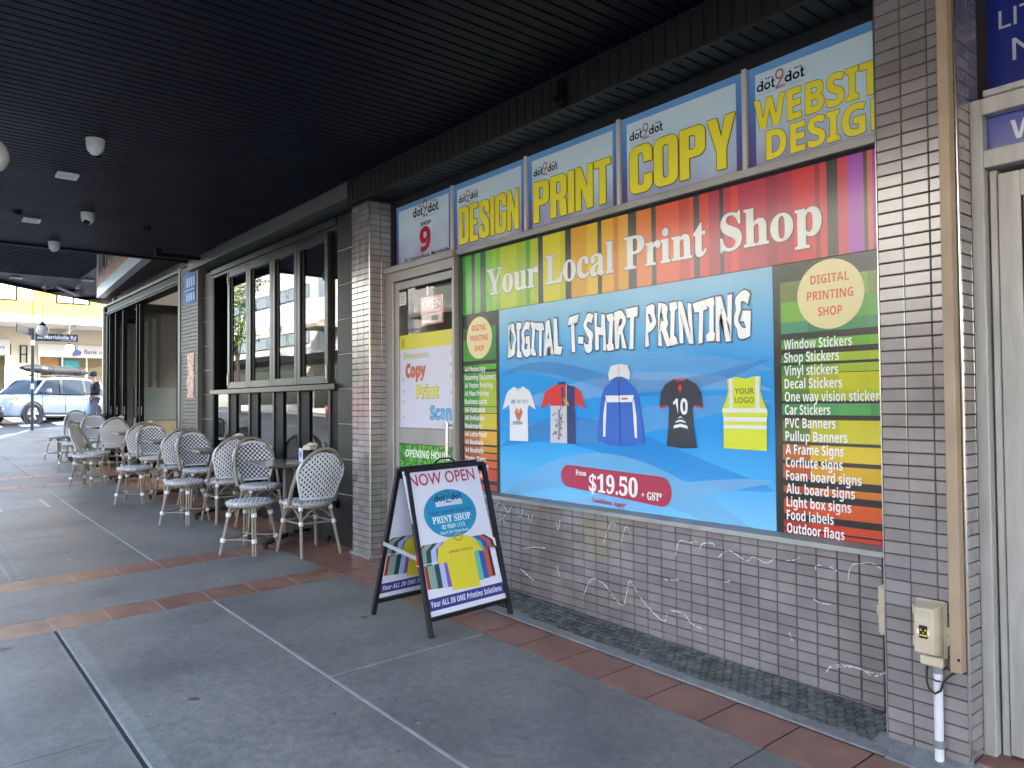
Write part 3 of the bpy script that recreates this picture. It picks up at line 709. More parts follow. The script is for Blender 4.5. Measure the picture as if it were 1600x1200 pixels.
# ------------------------------------------------------------------ striped header banner
hb = thing('shop_banner', 'rainbow striped banner reading Your Local Print Shop', 'banner', (-3.1, 0, 2.1))
STR = [(-4.762, '#2f8a2a'), (-4.72, '#4bb13a'), (-4.64, '#3c4a40'), (-4.60, '#67bb35'), (-4.53, '#3f5a4a'), (-4.46, '#7cc437'), (-4.38, '#9ccb2c'), (-4.34, '#86c030'), (-4.29, '#b9cc26'), (-4.10, '#a3c22a'), (-4.0, '#5aa636'), (-3.955, '#b4c824'),
 (-3.87, '#39403a'), (-3.82, '#d8cf10'), (-3.65, '#c8c414'), (-3.60, '#3a3d38'), (-3.545, '#dba21e'), (-3.40, '#e3bd16'), (-3.305, '#3c3a36'), (-3.27, '#e2aa18'), (-3.17, '#d27c1e'), (-3.13, '#e0a51c'), (-3.05, '#3a3632'),
 (-2.985, '#dd7a22'), (-2.87, '#3b3431'), (-2.835, '#e0551f'), (-2.67, '#c63f28'), (-2.60, '#dd4a28'), (-2.57, '#43303a'), (-2.53, '#d83c2c'), (-2.47, '#b02e48'), (-2.40, '#3a2b3c'), (-2.375, '#c02c4a'), (-2.33, '#dc3a2c'),
 (-2.285, '#bc2a4c'), (-2.12, '#a0243e'), (-2.06, '#b62848'), (-1.975, '#d62838'), (-1.86, '#a42238'), (-1.835, '#d8333a'), (-1.80, '#2f2a2a'), (-1.747, '#d03848'), (-1.70, '#b048b8'), (-1.625, '#3f3a34'), (-1.608, '#dc6a52'), (-1.585, '#b83aa0'), (-1.468, None)]
m = MB()
for (a, c), (b, _) in zip(STR, STR[1:]): m.rect2(BP, a, b, 2.094, 2.548, 0, film(c))
m.build('panel', hb)
m = MB(film('#e4e6e2')); m.text2(BP, 'Your Local Print Shop', -4.445, 2.213, .19, 2.615, 's', 2, off=.018); m.build('lettering', hb)
m = MB(film('#4a3a30')); m.text2(BP, 'Your Local Print Shop', -4.447, 2.211, .192, 2.62, 's', 1, off=.03); m.build('letter_edge', hb)

# ------------------------------------------------------------------ blue T-shirt printing poster
tp = thing('shop_poster', 'big blue T-shirt printing poster filling the middle of the window', 'poster', (-3.2, 0, .77))
q = NT('film_blue_wash'); P = q.pos(); sx = q.n('ShaderNodeSeparateXYZ'); q.l(P, sx.inputs[0])
f = q.math('DIVIDE', q.math('SUBTRACT', sx.outputs[2], .765), 1.325)
f = q.math('ADD', f, q.math('MULTIPLY', q.math('SUBTRACT', q.noise(.9, 2, P), .5), .25))
c = q.ramp(f, [(.02, lin('#7cc4f2')), (.2, lin('#4aaeea')), (.36, lin('#2496e0')), (.62, lin('#329ae0')), (.82, lin('#74bde8')), (1., lin('#a5d2ea'))])
q.l(c, q.b.inputs['Base Color']); q.b.inputs['Roughness'].default_value = .22; q.b.inputs['Specular IOR Level'].default_value = .45
m = MB(q.m)
for i in range(12):
    a = -4.305+i*2.213/12; m.rect2(BP, a, a+2.213/12, .765, 2.091, 0)
m.build('panel', tp)
def wave(m, z0, amp, ph, th, fr_, k, mt, x0=-4.305, x1=-2.092, tilt=0.):
    n = 40; T = []; B = []
    for i in range(n+1):
        x = x0+(x1-x0)*i/n; t = i/n
        z = z0+amp*sin(ph+t*fr_)+tilt*t; T.append((x, min(2.09, max(.766, z+th*sin(pi*t)**.7)))); B.append((x, min(2.09, max(.766, z))))
    for i in range(n): m.poly2(BP, [B[i], B[i+1], T[i+1], T[i]], k, mt)
def tfilm(h, a):
    k = 'tfilm'+h+str(a)
    if k in MATS: return MATS[k]
    q = NT(k); q.b.inputs['Base Color'].default_value = lin(h); q.b.inputs['Roughness'].default_value = .22; q.b.inputs['Alpha'].default_value = a
    MATS[k] = q.m; return q.m
m = MB()
wave(m, 1.60, .10, 2.4, .22, 3.6, 1, tfilm('#9fd4f2', .25)); wave(m, 1.28, .13, 3.3, .16, 4.2, 2, tfilm('#8ccbf0', .3)); wave(m, 1.05, .10, .4, .2, 4.8, 3, tfilm('#0f6fca', .2))
wave(m, 1.42, .06, 5.2, .12, 3.4, 4, tfilm('#c5e6f7', .25)); wave(m, .80, .16, 4.0, .12, 3.0, 5, tfilm('#a8dbf7', .4), tilt=.1); wave(m, 1.5, .12, 1., .1, 5.5, 6, tfilm('#1470c4', .18), tilt=.1)
wave(m, .68, .2, .2, .22, 3.1, 7, tfilm('#8fd0f5', .5)); m.build('wave_print', tp)
def wob(a, b): return a+.008*sin(b*60+a*9), b*(1+.05*sin(a*13))+.006*sin(a*31)
for nm, of, k, mt in (('title_edge', .072, 8, '#445164'), ('title', .03, 9, '#f6f8f8')):
    m = MB(film(mt))
    for s_, u, wd in (('DIGITAL', -4.195, .555), ('T-SHIRT', -3.565, .585), ('PRINTING', -2.915, .69)):
        m.text2(BP, s_, u, 1.742, .222, wd, 'b', k, off=of, fn=wob)
    m.build(nm, tp)
def garment(name, cx, z0, h, w, shapes):          # shapes: (outline in unit coords, colour, layer)
    m = MB()
    for pts, col, k in shapes: m.poly2(BP, [(cx+u*w, z0+v*h) for u, v in pts], 8+k, film(col))
    return m
TEE = [(-.28, 0), (.28, 0), (.27, .55), (.30, .66), (.50, .58), (.38, .86), (.30, .93), (.13, 1), (.06, .965), (-.06, .965), (-.13, 1), (-.30, .93), (-.38, .86), (-.50, .58), (-.30, .66), (-.27, .55)]
m = garment('t', -4.085, 1.147, .383, .36, [(TEE, '#e3e6e9', 0), ([(-.1, .97), (.1, .97), (.06, .93), (-.06, .93)], '#c3c8cc', 1),
   ([(-.12, .52), (-.07, .62), (-.02, .55), (.02, .55), (.07, .62), (.12, .52), (.06, .42), (.03, .33), (0, .42), (-.03, .33), (-.06, .42)], '#c46a3e', 1), ([(-.05, .52), (.05, .52), (.0, .60)], '#e3b34a', 2)])
m.text2(BP, 'RETRO', -4.10, 1.41, .026, .12, 'n', 10, film('#59636d')); m.text2(BP, 'DESIGN', -4.147, 1.262, .022, .10, 'b', 10, film('#4b4f55')); m.rect2(BP, -4.165, -4.12, 1.41, 1.438, 9, film('#8aa6c0')); m.build('white_tee_print', tp)
POLO = [(-.28, 0), (.28, 0), (.27, .56), (.30, .66), (.50, .56), (.40, .86), (.18, .97), (.08, .99), (-.08, .99), (-.18, .97), (-.40, .86), (-.50, .56), (-.30, .66), (-.27, .56)]
m = garment('t', -3.635, 1.148, .395, .43, [(POLO, '#c9ccd2', 0), ([(-.5, .56), (-.30, .66), (-.27, .62), (.08, .62), (.08, .99), (-.08, .99), (-.18, .97), (-.40, .86)], '#d2342c', 1), ([(.30, .66), (.5, .56), (.40, .86), (.27, .93), (.27, .6)], '#d2342c', 1),
  ([(.1, 0), (.28, 0), (.27, .56), (.28, .93), (.10, .98)], '#22356f', 2), ([(-.12, .97), (.1, .97), (.06, 1.02), (-.08, 1.02)], '#27406e', 3), ([(-.03, .93), (.04, .93), (.02, .60), (0, .60)], '#31456e', 3), ([(.02, .76), (.12, .7), (.16, .62), (.06, .66)], '#d8a24a', 4)])
for i in range(26):
    u = -3.735+random.random()*.11; v = 1.17+random.random()*.2; m.rect2(BP, u, u+random.uniform(.006, .02), v, v+random.uniform(.004, .02), 10, film('#6d7078'))
m.rect2(BP, -3.675, -3.655, 1.19, 1.37, 11, film('#85888f')); m.build('polo_print', tp)
HOOD = [(-.36, .0), (-.24, -.02), (0, -.03), (.24, -.02), (.36, .0), (.34, .12), (.36, .02), (.5, .02), (.49, .2), (.40, .6), (.33, .70), (.14, .80), (-.14, .80), (-.33, .70), (-.40, .6), (-.49, .2), (-.5, .02), (-.36, .02), (-.34, .12)]
m = garment('t', -3.13, 1.163, .483, .375, [(HOOD, '#1c60c4', 0), ([(-.22, .80), (-.24, .88), (-.18, .98), (0, 1.0), (.18, .98), (.24, .88), (.22, .80), (.08, .77), (-.08, .77)], '#e2e3e4', 1), ([(-.2, .8), (-.12, .76), (.12, .76), (.2, .8), (.06, .84), (-.06, .84)], '#2a5cb0', 2),
  ([(-.31, .605), (-.28, .52), (.28, .52), (.31, .605)], '#e8ebee', 2), ([(-.37, .08), (-.32, .08), (-.28, .5), (-.31, .56), (-.36, .35)], '#e8ebee', 2), ([(.37, .08), (.32, .08), (.28, .5), (.31, .56), (.36, .35)], '#e8ebee', 2),
  ([(-.008, 0), (.008, 0), (.008, .78), (-.008, .78)], '#17336a', 3), ([(.05, .55), (.18, .55), (.18, .575), (.05, .575)], '#b0735f', 3), ([(-.01, .86), (.01, .86), (.01, .98), (-.01, .98)], '#b9b4b0', 3)])
m.build('hoodie_print', tp)
J10 = [(-.34, .03), (0, 0), (.36, .02), (.29, .32), (.27, .57), (.30, .62), (.5, .60), (.47, .80), (.36, .92), (.14, 1), (-.14, 1), (-.36, .92), (-.47, .80), (-.5, .60), (-.30, .62), (-.27, .57), (-.29, .32)]
m = garment('t', -2.672, 1.153, .39, .30, [(J10, '#16202e', 0), ([(-.14, 1), (.14, 1), (.10, .965), (-.10, .965)], '#c22f3e', 1), ([(-.5, .60), (-.30, .62), (-.36, .58), (-.49, .57)], '#c22f3e', 1), ([(.5, .60), (.30, .62), (.36, .58), (.49, .57)], '#c22f3e', 1),
  ([(0, .80), (.05, .87), (.03, .91), (-.03, .91), (-.05, .87)], '#c8243a', 2), ([(-.17, .285), (-.15, .33), (0, .355), (.15, .33), (.17, .285), (0, .31)], '#eef0f0', 2), ([(-.12, .365), (-.1, .395), (0, .415), (.1, .395), (.12, .365), (0, .385)], '#eef0f0', 2), ([(-.07, .425), (0, .465), (.07, .425), (0, .445)], '#eef0f0', 2)])
m.text2(BP, '10', -2.722, 1.345, .085, .1, 'b', 11, film('#f2f3f2'), off=.015); m.build('jersey_print', tp)
VEST = [(-.47, .0), (.46, -.01), (.47, .42), (.50, .52), (.40, .66), (.34, .8), (.36, 1), (.18, .995), (.05, .97), (-.06, .98), (-.18, 1), (-.37, .97), (-.345, .8), (-.41, .66), (-.50, .54), (-.46, .42)]
m = garment('t', -2.262, 1.166, .376, .275, [(VEST, '#d3dc22', 0), ([(-.33, .975), (-.25, .985), (-.245, .56), (-.325, .56)], '#dfe2e2', 1), ([(.32, .998), (.24, .995), (.245, .56), (.325, .56)], '#dfe2e2', 1),
  ([(-.47, .50), (.475, .50), (.47, .56), (-.47, .56)], '#e4e6e4', 2), ([(-.46, .38), (.47, .38), (.47, .44), (-.46, .44)], '#e4e6e4', 2), ([(-.46, .28), (.47, .28), (.47, .33), (-.46, .33)], '#e4e6e4', 2)])
m.text2(BP, 'YOUR', -2.26, 1.452, .03, .115, 'n', 11, film('#6c7030'), align='c', off=.012); m.text2(BP, 'LOGO', -2.26, 1.405, .03, .115, 'n', 11, film('#6c7030'), align='c', off=.012); m.build('vest_print', tp)
m = MB(film('#b0304c'))
R = [(-3.58+.075*cos(a), .937+.072*sin(a)) for a in [pi/2+pi*i/10 for i in range(11)]]+[(-2.815+.075*cos(a), .90+.086*sin(a)) for a in [-pi/2+pi*i/10 for i in range(11)]]
m.poly2(BP, R, 9); m.build('price_pill', tp)
m = MB(film('#f0eeea')); m.text2(BP, '$19.50', -3.395, .857, .105, .40, 's', 10, off=.022, rot=-.012); m.text2(BP, 'From', -3.515, .948, .033, .095, 's', 10, off=.02); m.text2(BP, '+', -2.965, .853, .035, None, 'n', 10); m.text2(BP, 'GST*', -2.92, .847, .042, .11, 's', 10, off=.03); m.build('price_lettering', tp)
m = MB(film('#b0304c')); m.text2(BP, 'Conditions Apply*', -3.37, .79, .028, .29, 's', 10, off=.015, rot=-.035); m.build('small_print', tp)

# ------------------------------------------------------------------ the two service lists
def service_list(name, label, x0, x1, bars, circ, lines, tx, cap, wk):
    t = thing(name, label, 'poster', ((x0+x1)/2, 0, .77))
    m = MB(film('#1f1f1d')); m.rect2(BP, x0, x1, .765, 2.091, 0); m.build('panel', t)
    m = MB()
    for z0, z1, cs in bars:
        n = len(cs); a = bars_x[0]; wd = (bars_x[1]-a)/n
        for i, c in enumerate(cs): m.rect2(BP, a+wd*i, a+wd*(i+1), z0, z1, 1, film(c))
    m.build('colour_bar', t)
    m = MB(film('#e6d9a2')); m.disc2(BP, circ[0], circ[1], circ[2], circ[3], 2); m.build('roundel', t)
    for s_, v, wd in (('DIGITAL', .055, 1.15), ('PRINTING', -.022, 1.38), ('SHOP', -.1, .72)):
        m = MB(film('#d8543c')); m.text2(BP, s_, circ[0], circ[1]+v, .042, circ[2]*wd, 'b', 3, align='c'); m.build('roundel_lettering', t)
    for s_, z, wd in lines: m = MB(film('#f2f2ee')); m.text2(BP, s_, tx, z, cap, wd, 'b', 3, off=wk); m.build('lettering', t)
    return t
ZR_ = [1.668-.0643*i for i in range(15)]
RL = ['Window Stickers', 'Shop Stickers', 'Vinyl stickers', 'Decal Stickers', 'One way vision sticker', 'Car Stickers', 'PVC Banners', 'Pullup Banners', 'A Frame Signs', 'Corflute signs', 'Foam board signs', 'Alu. board signs', 'Light box signs', 'Food labels', 'Outdoor flags']
RW = [.343, .28, .275, .293, .463, .233, .258, .313, .295, .288, .375, .343, .325, .24, .29]
bars = [(1.90, 2.0, ['#6d7a35', '#5aa02a', '#79a838', '#7c8c3e']), (1.80, 1.90, ['#6fae2c', '#3f9a35', '#4ba53a', '#57a93a']), (1.745, 1.80, ['#3f8f6a', '#2f7f55', '#3f8f5a', '#3f9a60']), (1.668, 1.712, ['#3f9a32', '#5aaa30', '#6fb42e', '#7cb92e']),
 (1.60, 1.640, ['#3f8f3a', '#8fb828', '#a9c326', '#b5c826']), (1.548, 1.587, ['#3f8a35', '#8aac28', '#a5bd26', '#aac226']), (1.465, 1.545, ['#6f8f2a', '#b2b81e', '#c9c81c', '#cccc1c']), (1.415, 1.465, ['#57802e', '#9cb222', '#b2c020', '#b5c420']), (1.40-.055, 1.40, ['#3d8f4a', '#4fa05a', '#57a85a', '#4a9a55']),
 (1.215, 1.322, ['#55702a', '#b9b81c', '#cfc818', '#d2cc18']), (1.125, 1.20, ['#b5611e', '#d8b018', '#e0c414', '#e2c614']), (1.035, 1.105, ['#b5541e', '#d69a1a', '#dcae18', '#deb018']), (.965, .998, ['#b0481e', '#d06a1c', '#d67a1c', '#d87c1c']), (.862, .932, ['#b5401e', '#d4521c', '#d85a1c', '#dc5c1c']), (.793, .83, ['#a8321c', '#c83a1a', '#cf421a', '#d2441a']), (.766, .785, ['#a02c1c', '#c0301a', '#c8341a', '#cc361a'])]
bars_x = (-2.05, -1.468)
service_list('service_list', 'right hand service list poster running from Window Stickers to Outdoor flags', -2.091, -1.468, bars, (-1.794, 1.917, .165, .165), list(zip(RL, ZR_, RW)), -2.034, .047, .0)
LLn = ['A4 Photocopy', 'Scanning Document', 'A1 Poster Printing', 'A1 Plan Printing', 'Business cards', 'A6 Postcards', 'A6 Invitation', 'Bookmarks', 'A4 Letterhead', 'A5 Booklets', 'A4 Booklets', 'Promo. Flyers', 'Flyers A6 / A5', 'Note books', 'Stamps']
LW = [.265, .385, .345, .30, .28, .255, .245, .22, .27, .23, .23, .26, .29, .24, .17]
LZ = [1.655-.0615*i for i in range(15)]
bars = [(1.90, 1.99, ['#3c5a3a', '#2f8a32']), (1.735, 1.9, ['#3a9430', '#2f8030']), (1.665, 1.705, ['#3b8b2f', '#5cae30']), (1.60, 1.645, ['#3f8f35', '#62a530']), (1.39, 1.60, ['#3f9035', '#a8bd22']), (1.34, 1.385, ['#6f9a2a', '#a4b422']), (1.22, 1.335, ['#4f7a2a', '#ccb91a']), (1.105, 1.205, ['#b0661e', '#d6a41a']), (1.05, 1.09, ['#a8581e', '#d0901c']), (.998, 1.04, ['#a84e1e', '#cc701c']), (.935, .985, ['#b0481c', '#d05a1c']), (.84, .925, ['#b03c1c', '#cc441a']), (.772, .812, ['#a0301a', '#bc341a'])]
bars_x = (-4.755, -4.342)
service_list('service_list', 'narrow left service list poster from A4 Photocopy beside the shop door', -4.762, -4.306, bars, (-4.548, 1.907, .158, .158), list(zip(LLn, LZ, LW)), -4.735, .036, .0)

# ================================================================== WINDOW SIGNS ABOVE
def logo(m, pl, u, v, w, k, dark, acc):           # d o t 2 d o t drawn from rings and bars; w = overall width
    s = w/6.4
    def d(x): m.ring2(pl, u+(x+.42)*s, v+.45*s, .44*s, .22*s, k, dark, 22); m.rect2(pl, u+(x+.66)*s, u+(x+.88)*s, v, v+1.25*s, k+1, dark); m.rect2(pl, u+(x+.50)*s, u+(x+.68)*s, v+1.08*s, v+1.25*s, k+1, dark)
    def o(x): m.ring2(pl, u+(x+.44)*s, v+.45*s, .44*s, .22*s, k, dark, 22)
    def t(x): m.rect2(pl, u+(x+.12)*s, u+(x+.34)*s, v+.05*s, v+1.2*s, k, dark); m.rect2(pl, u+x*s, u+(x+.5)*s, v+.72*s, v+.9*s, k+1, dark); m.rect2(pl, u+(x+.2)*s, u+(x+.55)*s, v, v+.2*s, k+1, dark)
    d(0); o(.98); t(1.92); d(3.75); o(4.75); t(5.7)
    m.ring2(pl, u+3.05*s, v+1.35*s, .56*s, .36*s, k, acc, 26, 1.15)
    m.line2(pl, [(u+3.5*s, v+.98*s), (u+3.0*s, v+.3*s), (u+2.6*s, v-.22*s), (u+3.7*s, v-.16*s)], .2*s, k+1, acc)
    for x in (1.2, 1.55, 1.9, 4.95, 5.3, 5.65): m.rect2(pl, u+x*s, u+(x+.2)*s, v+1.28*s, v+1.45*s, k, dark)
    for x in (.55, 4.35): m.rect2(pl, u+x*s, u+(x+.14)*s, v+1.42*s, v+1.55*s, k, acc)
    for i in range(24): m.rect2(pl, u+(.1+i*.25)*s, u+(.1+i*.25+.13)*s, v-.42*s, v-.35*s, k, film('#8a95a0'))
q = NT('film_pale_blue'); P = q.pos(); sx = q.n('ShaderNodeSeparateXYZ'); q.l(P, sx.inputs[0])
f = q.math('ADD', q.math('MULTIPLY', q.math('SUBTRACT', sx.outputs[2], 2.6), 1.6), q.math('MULTIPLY', q.math('SUBTRACT', q.noise(2.2, 2, P), .5), .9))
q.l(q.ramp(f, [(0, lin('#a2a6c8')), (.22, lin('#bac8e0')), (.5, lin('#cfe8f4')), (1, lin('#def2f7'))]), q.b.inputs['Base Color']); q.b.inputs['Roughness'].default_value = .3
FPALE = q.m
q = NT('film_border_blue'); P = q.pos(); sx = q.n('ShaderNodeSeparateXYZ'); q.l(P, sx.inputs[0])
f = q.math('ADD', q.math('MULTIPLY', q.math('SUBTRACT', sx.outputs[2], 2.6), 1.8), q.math('MULTIPLY', q.math('SUBTRACT', q.noise(1.6, 2, P), .5), .5))
q.l(q.ramp(f, [(0, lin('#5a4a80')), (.35, lin('#5a68ac')), (.7, lin('#5f94d6')), (1, lin('#78b2e4'))]), q.b.inputs['Base Color']); q.b.inputs['Roughness'].default_value = .3
FBORD = q.m
def heavy(m, pl, word, u0, v0, cap, width, k, mt):
    # heavy condensed capitals drawn piece by piece (no overlaps); unit cap height 1
    S, T, Wd = .205, .16, .54
    def rr(x0, x1, y0, y1, r, n=7, sharp=()):       # rounded rectangle path, anticlockwise from lower right
        P = []
        for ci, (cx, cy, a0) in enumerate(((x1-r, y0+r, -pi/2), (x1-r, y1-r, 0), (x0+r, y1-r, pi/2), (x0+r, y0+r, pi))):
            for i in range(n+1):
                a = a0+pi/2*i/n
                if ci in sharp: P.append(((x1, y0), (x1, y1), (x0, y1), (x0, y0))[ci])
                else: P.append((cx+r*cos(a), cy+r*sin(a)))
        return P
    def ring(A, B, keep=None, close=True):
        o = []; n = len(A)
        for i in range(n if close else n-1):
            j = (i+1) % n; q = [A[i], A[j], B[j], B[i]]
            if keep is None or keep(i): o.append(q)
        return o
    R = .17; O_o, O_i = rr(0, Wd, 0, 1, R), rr(S, Wd-S, T, 1-T, .07)
    G = {}
    G['O'] = (ring(O_o, O_i), Wd)
    D_o, D_i = rr(0, Wd, 0, 1, R, 7, (2, 3)), rr(S, Wd-S, T, 1-T, .07, 7, (2, 3)); G['D'] = (ring(D_o, D_i), Wd)
    def gap(A, B, y0, y1):                           # ring with the right side cut between two heights
        o = []
        for q in ring(A, B):
            c = sum(p[1] for p in q)/4; x = min(p[0] for p in q)
            if x > Wd*.55 and abs(q[0][1]-q[1][1]) > .3: o += [[q[0], (q[0][0], y0), (q[3][0], y0), q[3]], [(q[1][0], y1), q[1], q[2], (q[2][0], y1)]]
            else: o.append(q)
        return o
    G['C'] = (gap(O_o, O_i, .36, .62), Wd)
    G['G'] = (gap(O_o, O_i, .40, .66)+[[(Wd*.52, .40), (Wd, .40), (Wd, .53), (Wd*.52, .53)]], Wd)
    P_o, P_i = rr(0, Wd, .40, 1, .16, 7, (2, 3)), rr(S, Wd-S, .40+T, 1-T, .06, 7, (2, 3))
    G['P'] = (ring(P_o, P_i)+[[(0, 0), (S, 0), (S, .40), (0, .40)]], Wd)
    G['R'] = (ring(P_o, P_i)+[[(0, 0), (S, 0), (S, .40), (0, .40)], [(Wd-S, 0), (Wd, 0), (Wd-.02, .40), (Wd-S-.06, .40)]], Wd)
    G['I'] = ([[(0, 0), (.2, 0), (.2, 1), (0, 1)]], .2)
    G['E'] = ([[(0, 0), (.44, 0), (.44, .15), (S, .15), (S, .43), (.40, .43), (.40, .57), (S, .57), (S, .85), (.44, .85), (.44, 1), (0, 1)]], .44)
    G['T'] = ([[(.145, 0), (.335, 0), (.335, .84), (.48, .84), (.48, 1), (0, 1), (0, .84), (.145, .84)]], .48)
    G['N'] = ([[(0, 0), (.17, 0), (.17, .52), (.36, 0), (.53, 0), (.53, 1), (.36, 1), (.36, .50), (.17, 1), (0, 1)]], .53)
    G['Y'] = ([[(.185, 0), (.375, 0), (.375, .36), (.56, 1), (.365, 1), (.28, .62), (.195, 1), (0, 1), (.185, .36)]], .56)
    c0 = [(Wd-S/2, .64), (Wd-S/2, .76), (Wd-S/2-.02, .87), (Wd/2, .925), (S/2+.02, .87), (S/2, .75), (S/2+.03, .63), (Wd/2, .51), (Wd-S/2-.03, .38), (Wd-S/2, .25), (Wd-S/2-.02, .13), (Wd/2, .075), (S/2+.02, .13), (S/2, .24), (S/2, .36)]
    A, B = [], []
    for i, p in enumerate(c0):
        a, b = c0[max(i-1, 0)], c0[min(i+1, len(c0)-1)]; L = sqrt((b[0]-a[0])**2+(b[1]-a[1])**2); nx, ny = -(b[1]-a[1])/L, (b[0]-a[0])/L
        h = .095*abs(nx)+.078*abs(ny); A.append((p[0]+nx*h, p[1]+ny*h)); B.append((p[0]-nx*h, p[1]-ny*h))
    G['S'] = ([[A[i], A[i+1], B[i+1], B[i]] for i in range(len(A)-1)], Wd)
    tot = sum(G[c][1] for c in word)+.04*(len(word)-1); sx = width/tot; x = 0
    for c in word:
        for q in G[c][0]: m.poly2(pl, [(u0+(x+a)*sx, v0+b*cap) for a, b in q], k, mt)
        x += G[c][1]+.04
SG = Pl((0, .03, 0), (1, 0, 0), (0, 0, 1), (0, -1, 0))
YEL = film('#fff240'); OLV = film('#6a5f1c'); DK = film('#2e2328'); SAL = film('#c07a6a')
def wsign(label, x0, x1, zt0, zt1, words, lx, lw, lz):
    t = thing('window_sign', label, 'sign', ((x0+x1)/2, .03, 2.607), 'row of blue signs above the shop window')
    m = MB(FBORD); m.hexa([(x0, .03, 2.608), (x1, .03, 2.608), (x1, .045, 2.608), (x0, .045, 2.608), (x0, .03, zt0), (x1, .03, zt1), (x1, .045, zt1), (x0, .045, zt0)]); m.build('panel', t)
    b = .042; m = MB(FPALE)
    for i in range(6):
        a = x0+b+(x1-x0-2*b)*i/6; c = x0+b+(x1-x0-2*b)*(i+1)/6
        m.rect2(SG, a, c, 2.612, zt1-b if zt1 < zt0 else zt0-b, 1)
    m.build('pale_field', t)
    if words:
        for nm, of, k, mt in (('letter_edge', .02, 2, OLV), ('lettering', .0, 3, YEL)):
            for s_, u, v, cp, wd, o2 in words:
                m = MB(mt)
                if o2 > .05:
                    if nm == 'lettering': heavy(m, SG, s_, u, v, cp, wd, 5, mt)
                    else:
                        for i_, (du, dv) in enumerate(((-.006, 0), (.006, 0), (0, .005), (0, -.006), (.005, -.005))): heavy(m, SG, s_, u+du, v+dv, cp, wd, 2+i_*.4, mt)
                else: m.text2(SG, s_, u, v, cp, wd, 'b', k, off=of+o2)
                m.build(nm, t)
    m = MB(); logo(m, SG, lx, lz, lw, 4, DK, SAL); m.build('logo', t)
    return t
t9 = wsign('blue sign with red number 9 above the shop door', -5.80, -4.943, 3.152, 3.148, None, -5.52, .40, 3.005)
m = MB(film('#c2263c')); m.text2(SG, '9', -5.332, 2.70, .195, .155, 'b', 4, align='c', off=.03); m.build('number', t9)
m = MB(film('#2a2a2e')); m.text2(SG, 'SHOP', -5.322, 2.912, .032, .155, 'b', 4, align='c', off=.02); m.text2(SG, '301 Victoria Road, Marrickville', -5.665, 2.645, .032, .68, 'n', 4, off=.01); m.build('address', t9)
wsign('blue sign with yellow word DESIGN', -4.908, -4.035, 3.148, 3.144, [('DESIGN', -4.84, 2.66, .292, .735, .085)], -4.845, .265, 2.99)
wsign('blue sign with yellow word PRINT', -4.001, -3.153, 3.146, 3.143, [('PRINT', -3.945, 2.66, .283, .735, .085)], -3.94, .25, 2.985)
wsign('blue sign with yellow word COPY', -3.119, -2.266, 3.143, 3.143, [('COPY', -3.055, 2.663, .285, .745, .08)], -3.052, .26, 2.99)
wsign('blue sign with yellow words WEBSITE DESIGN beside the right pillar', -2.232, -1.469, 3.143, 3.15, [('WEBSITE', -2.195, 2.812, .15, .735, .02), ('DESIGN', -2.13, 2.645, .142, .65, .02)], -2.18, .27, 3.005)

# ================================================================== SHOP DOOR
dr = thing('shop_door', 'aluminium framed glass door with copy print scan poster', 'door', (-5.25, -.05, .1))
m = MB(M_ALU); m.cbox(-5.838, -5.715, -.06, .05, .05, 2.60, .004); m.cbox(-4.818, -4.795, -.06, .05, .05, 2.60, .003); m.cbox(-5.715, -4.818, -.062, .05, 2.47, 2.60, .004); m.cbox(-5.85, -4.79, -.085, -.06, 2.55, 2.605, .004); m.build('frame', dr)
lf = MB(M_ALU); lf.cbox(-5.708, -5.652, -.045, .0, .12, 2.46, .004); lf.cbox(-4.845, -4.822, -.045, .0, .12, 2.46, .004); lf.cbox(-5.652, -4.845, -.045, .0, 2.395, 2.46, .004)
lf.cbox(-5.652, -4.845, -.048, .003, 1.075, 1.21, .004); lf.cbox(-5.652, -4.845, -.045, .0, .12, .30, .004); lo = lf.build('door_leaf', dr)
m = MB(glass('door_glass', 1.5)); m.box(-5.652, -4.845, -.028, -.022, 1.21, 2.395); m.box(-5.652, -4.845, -.028, -.022, .30, 1.075); m.build('pane', lo)
m = MB(M_CHROME); m.tube([(-4.807, -.125, 1.0), (-4.807, -.125, 1.275)], .016, 12); m.tube([(-4.807, -.125, 1.03), (-4.825, -.045, 1.03)], .008, 8); m.tube([(-4.807, -.125, 1.245), (-4.825, -.045, 1.245)], .008, 8); m.build('handle', lo)
DP = Pl((0, -.0285, 0), (1, 0, 0), (0, 0, 1), (0, -1, 0))
m = MB(film('#c9c9da', .35)); m.rect2(DP, -5.65, -4.846, 1.212, 1.875, 1); m.rect2(DP, -5.65, -4.846, 1.875, 2.0, 1, film('#cfc832', .35)); m.disc2(DP, -5.60, 1.93, .03, .045, 2, film('#a8a440', .35), 20); m.build('film_poster', dr)
m = MB()
for s_, u, v, cp, wd, c1, c2 in (('Copy', -5.552, 1.64, .105, .30, '#cc5a42', '#5a5630'), ('Print', -5.385, 1.46, .105, .325, '#dcd44e', '#8a8420'), ('Scan', -5.18, 1.288, .105, .30, '#5aa6d0', '#2c6a94')):
    m.text2(DP, s_, u, v, cp, wd, 'b', 2, film(c2, .35), off=.07); m.text2(DP, s_, u, v, cp, wd, 'b', 3, film(c1, .35), off=.02)
m.text2(DP, 'Documents', -5.595, 1.795, .055, .40, 's', 2, film('#b5ac62', .35))
for z in (1.62, 1.52, 1.43, 1.30): m.ring2(DP, -5.595, z, .014, .009, 2, film('#77707a', .35), 12); m.ring2(DP, -4.88, z+.2, .014, .009, 2, film('#a0707a', .35), 12)
m.build('poster_lettering', dr)
q = NT('grass_print'); v = q.n('ShaderNodeTexVoronoi'); v.inputs['Scale'].default_value = 45; q.l(q.pos(), v.inputs['Vector'])
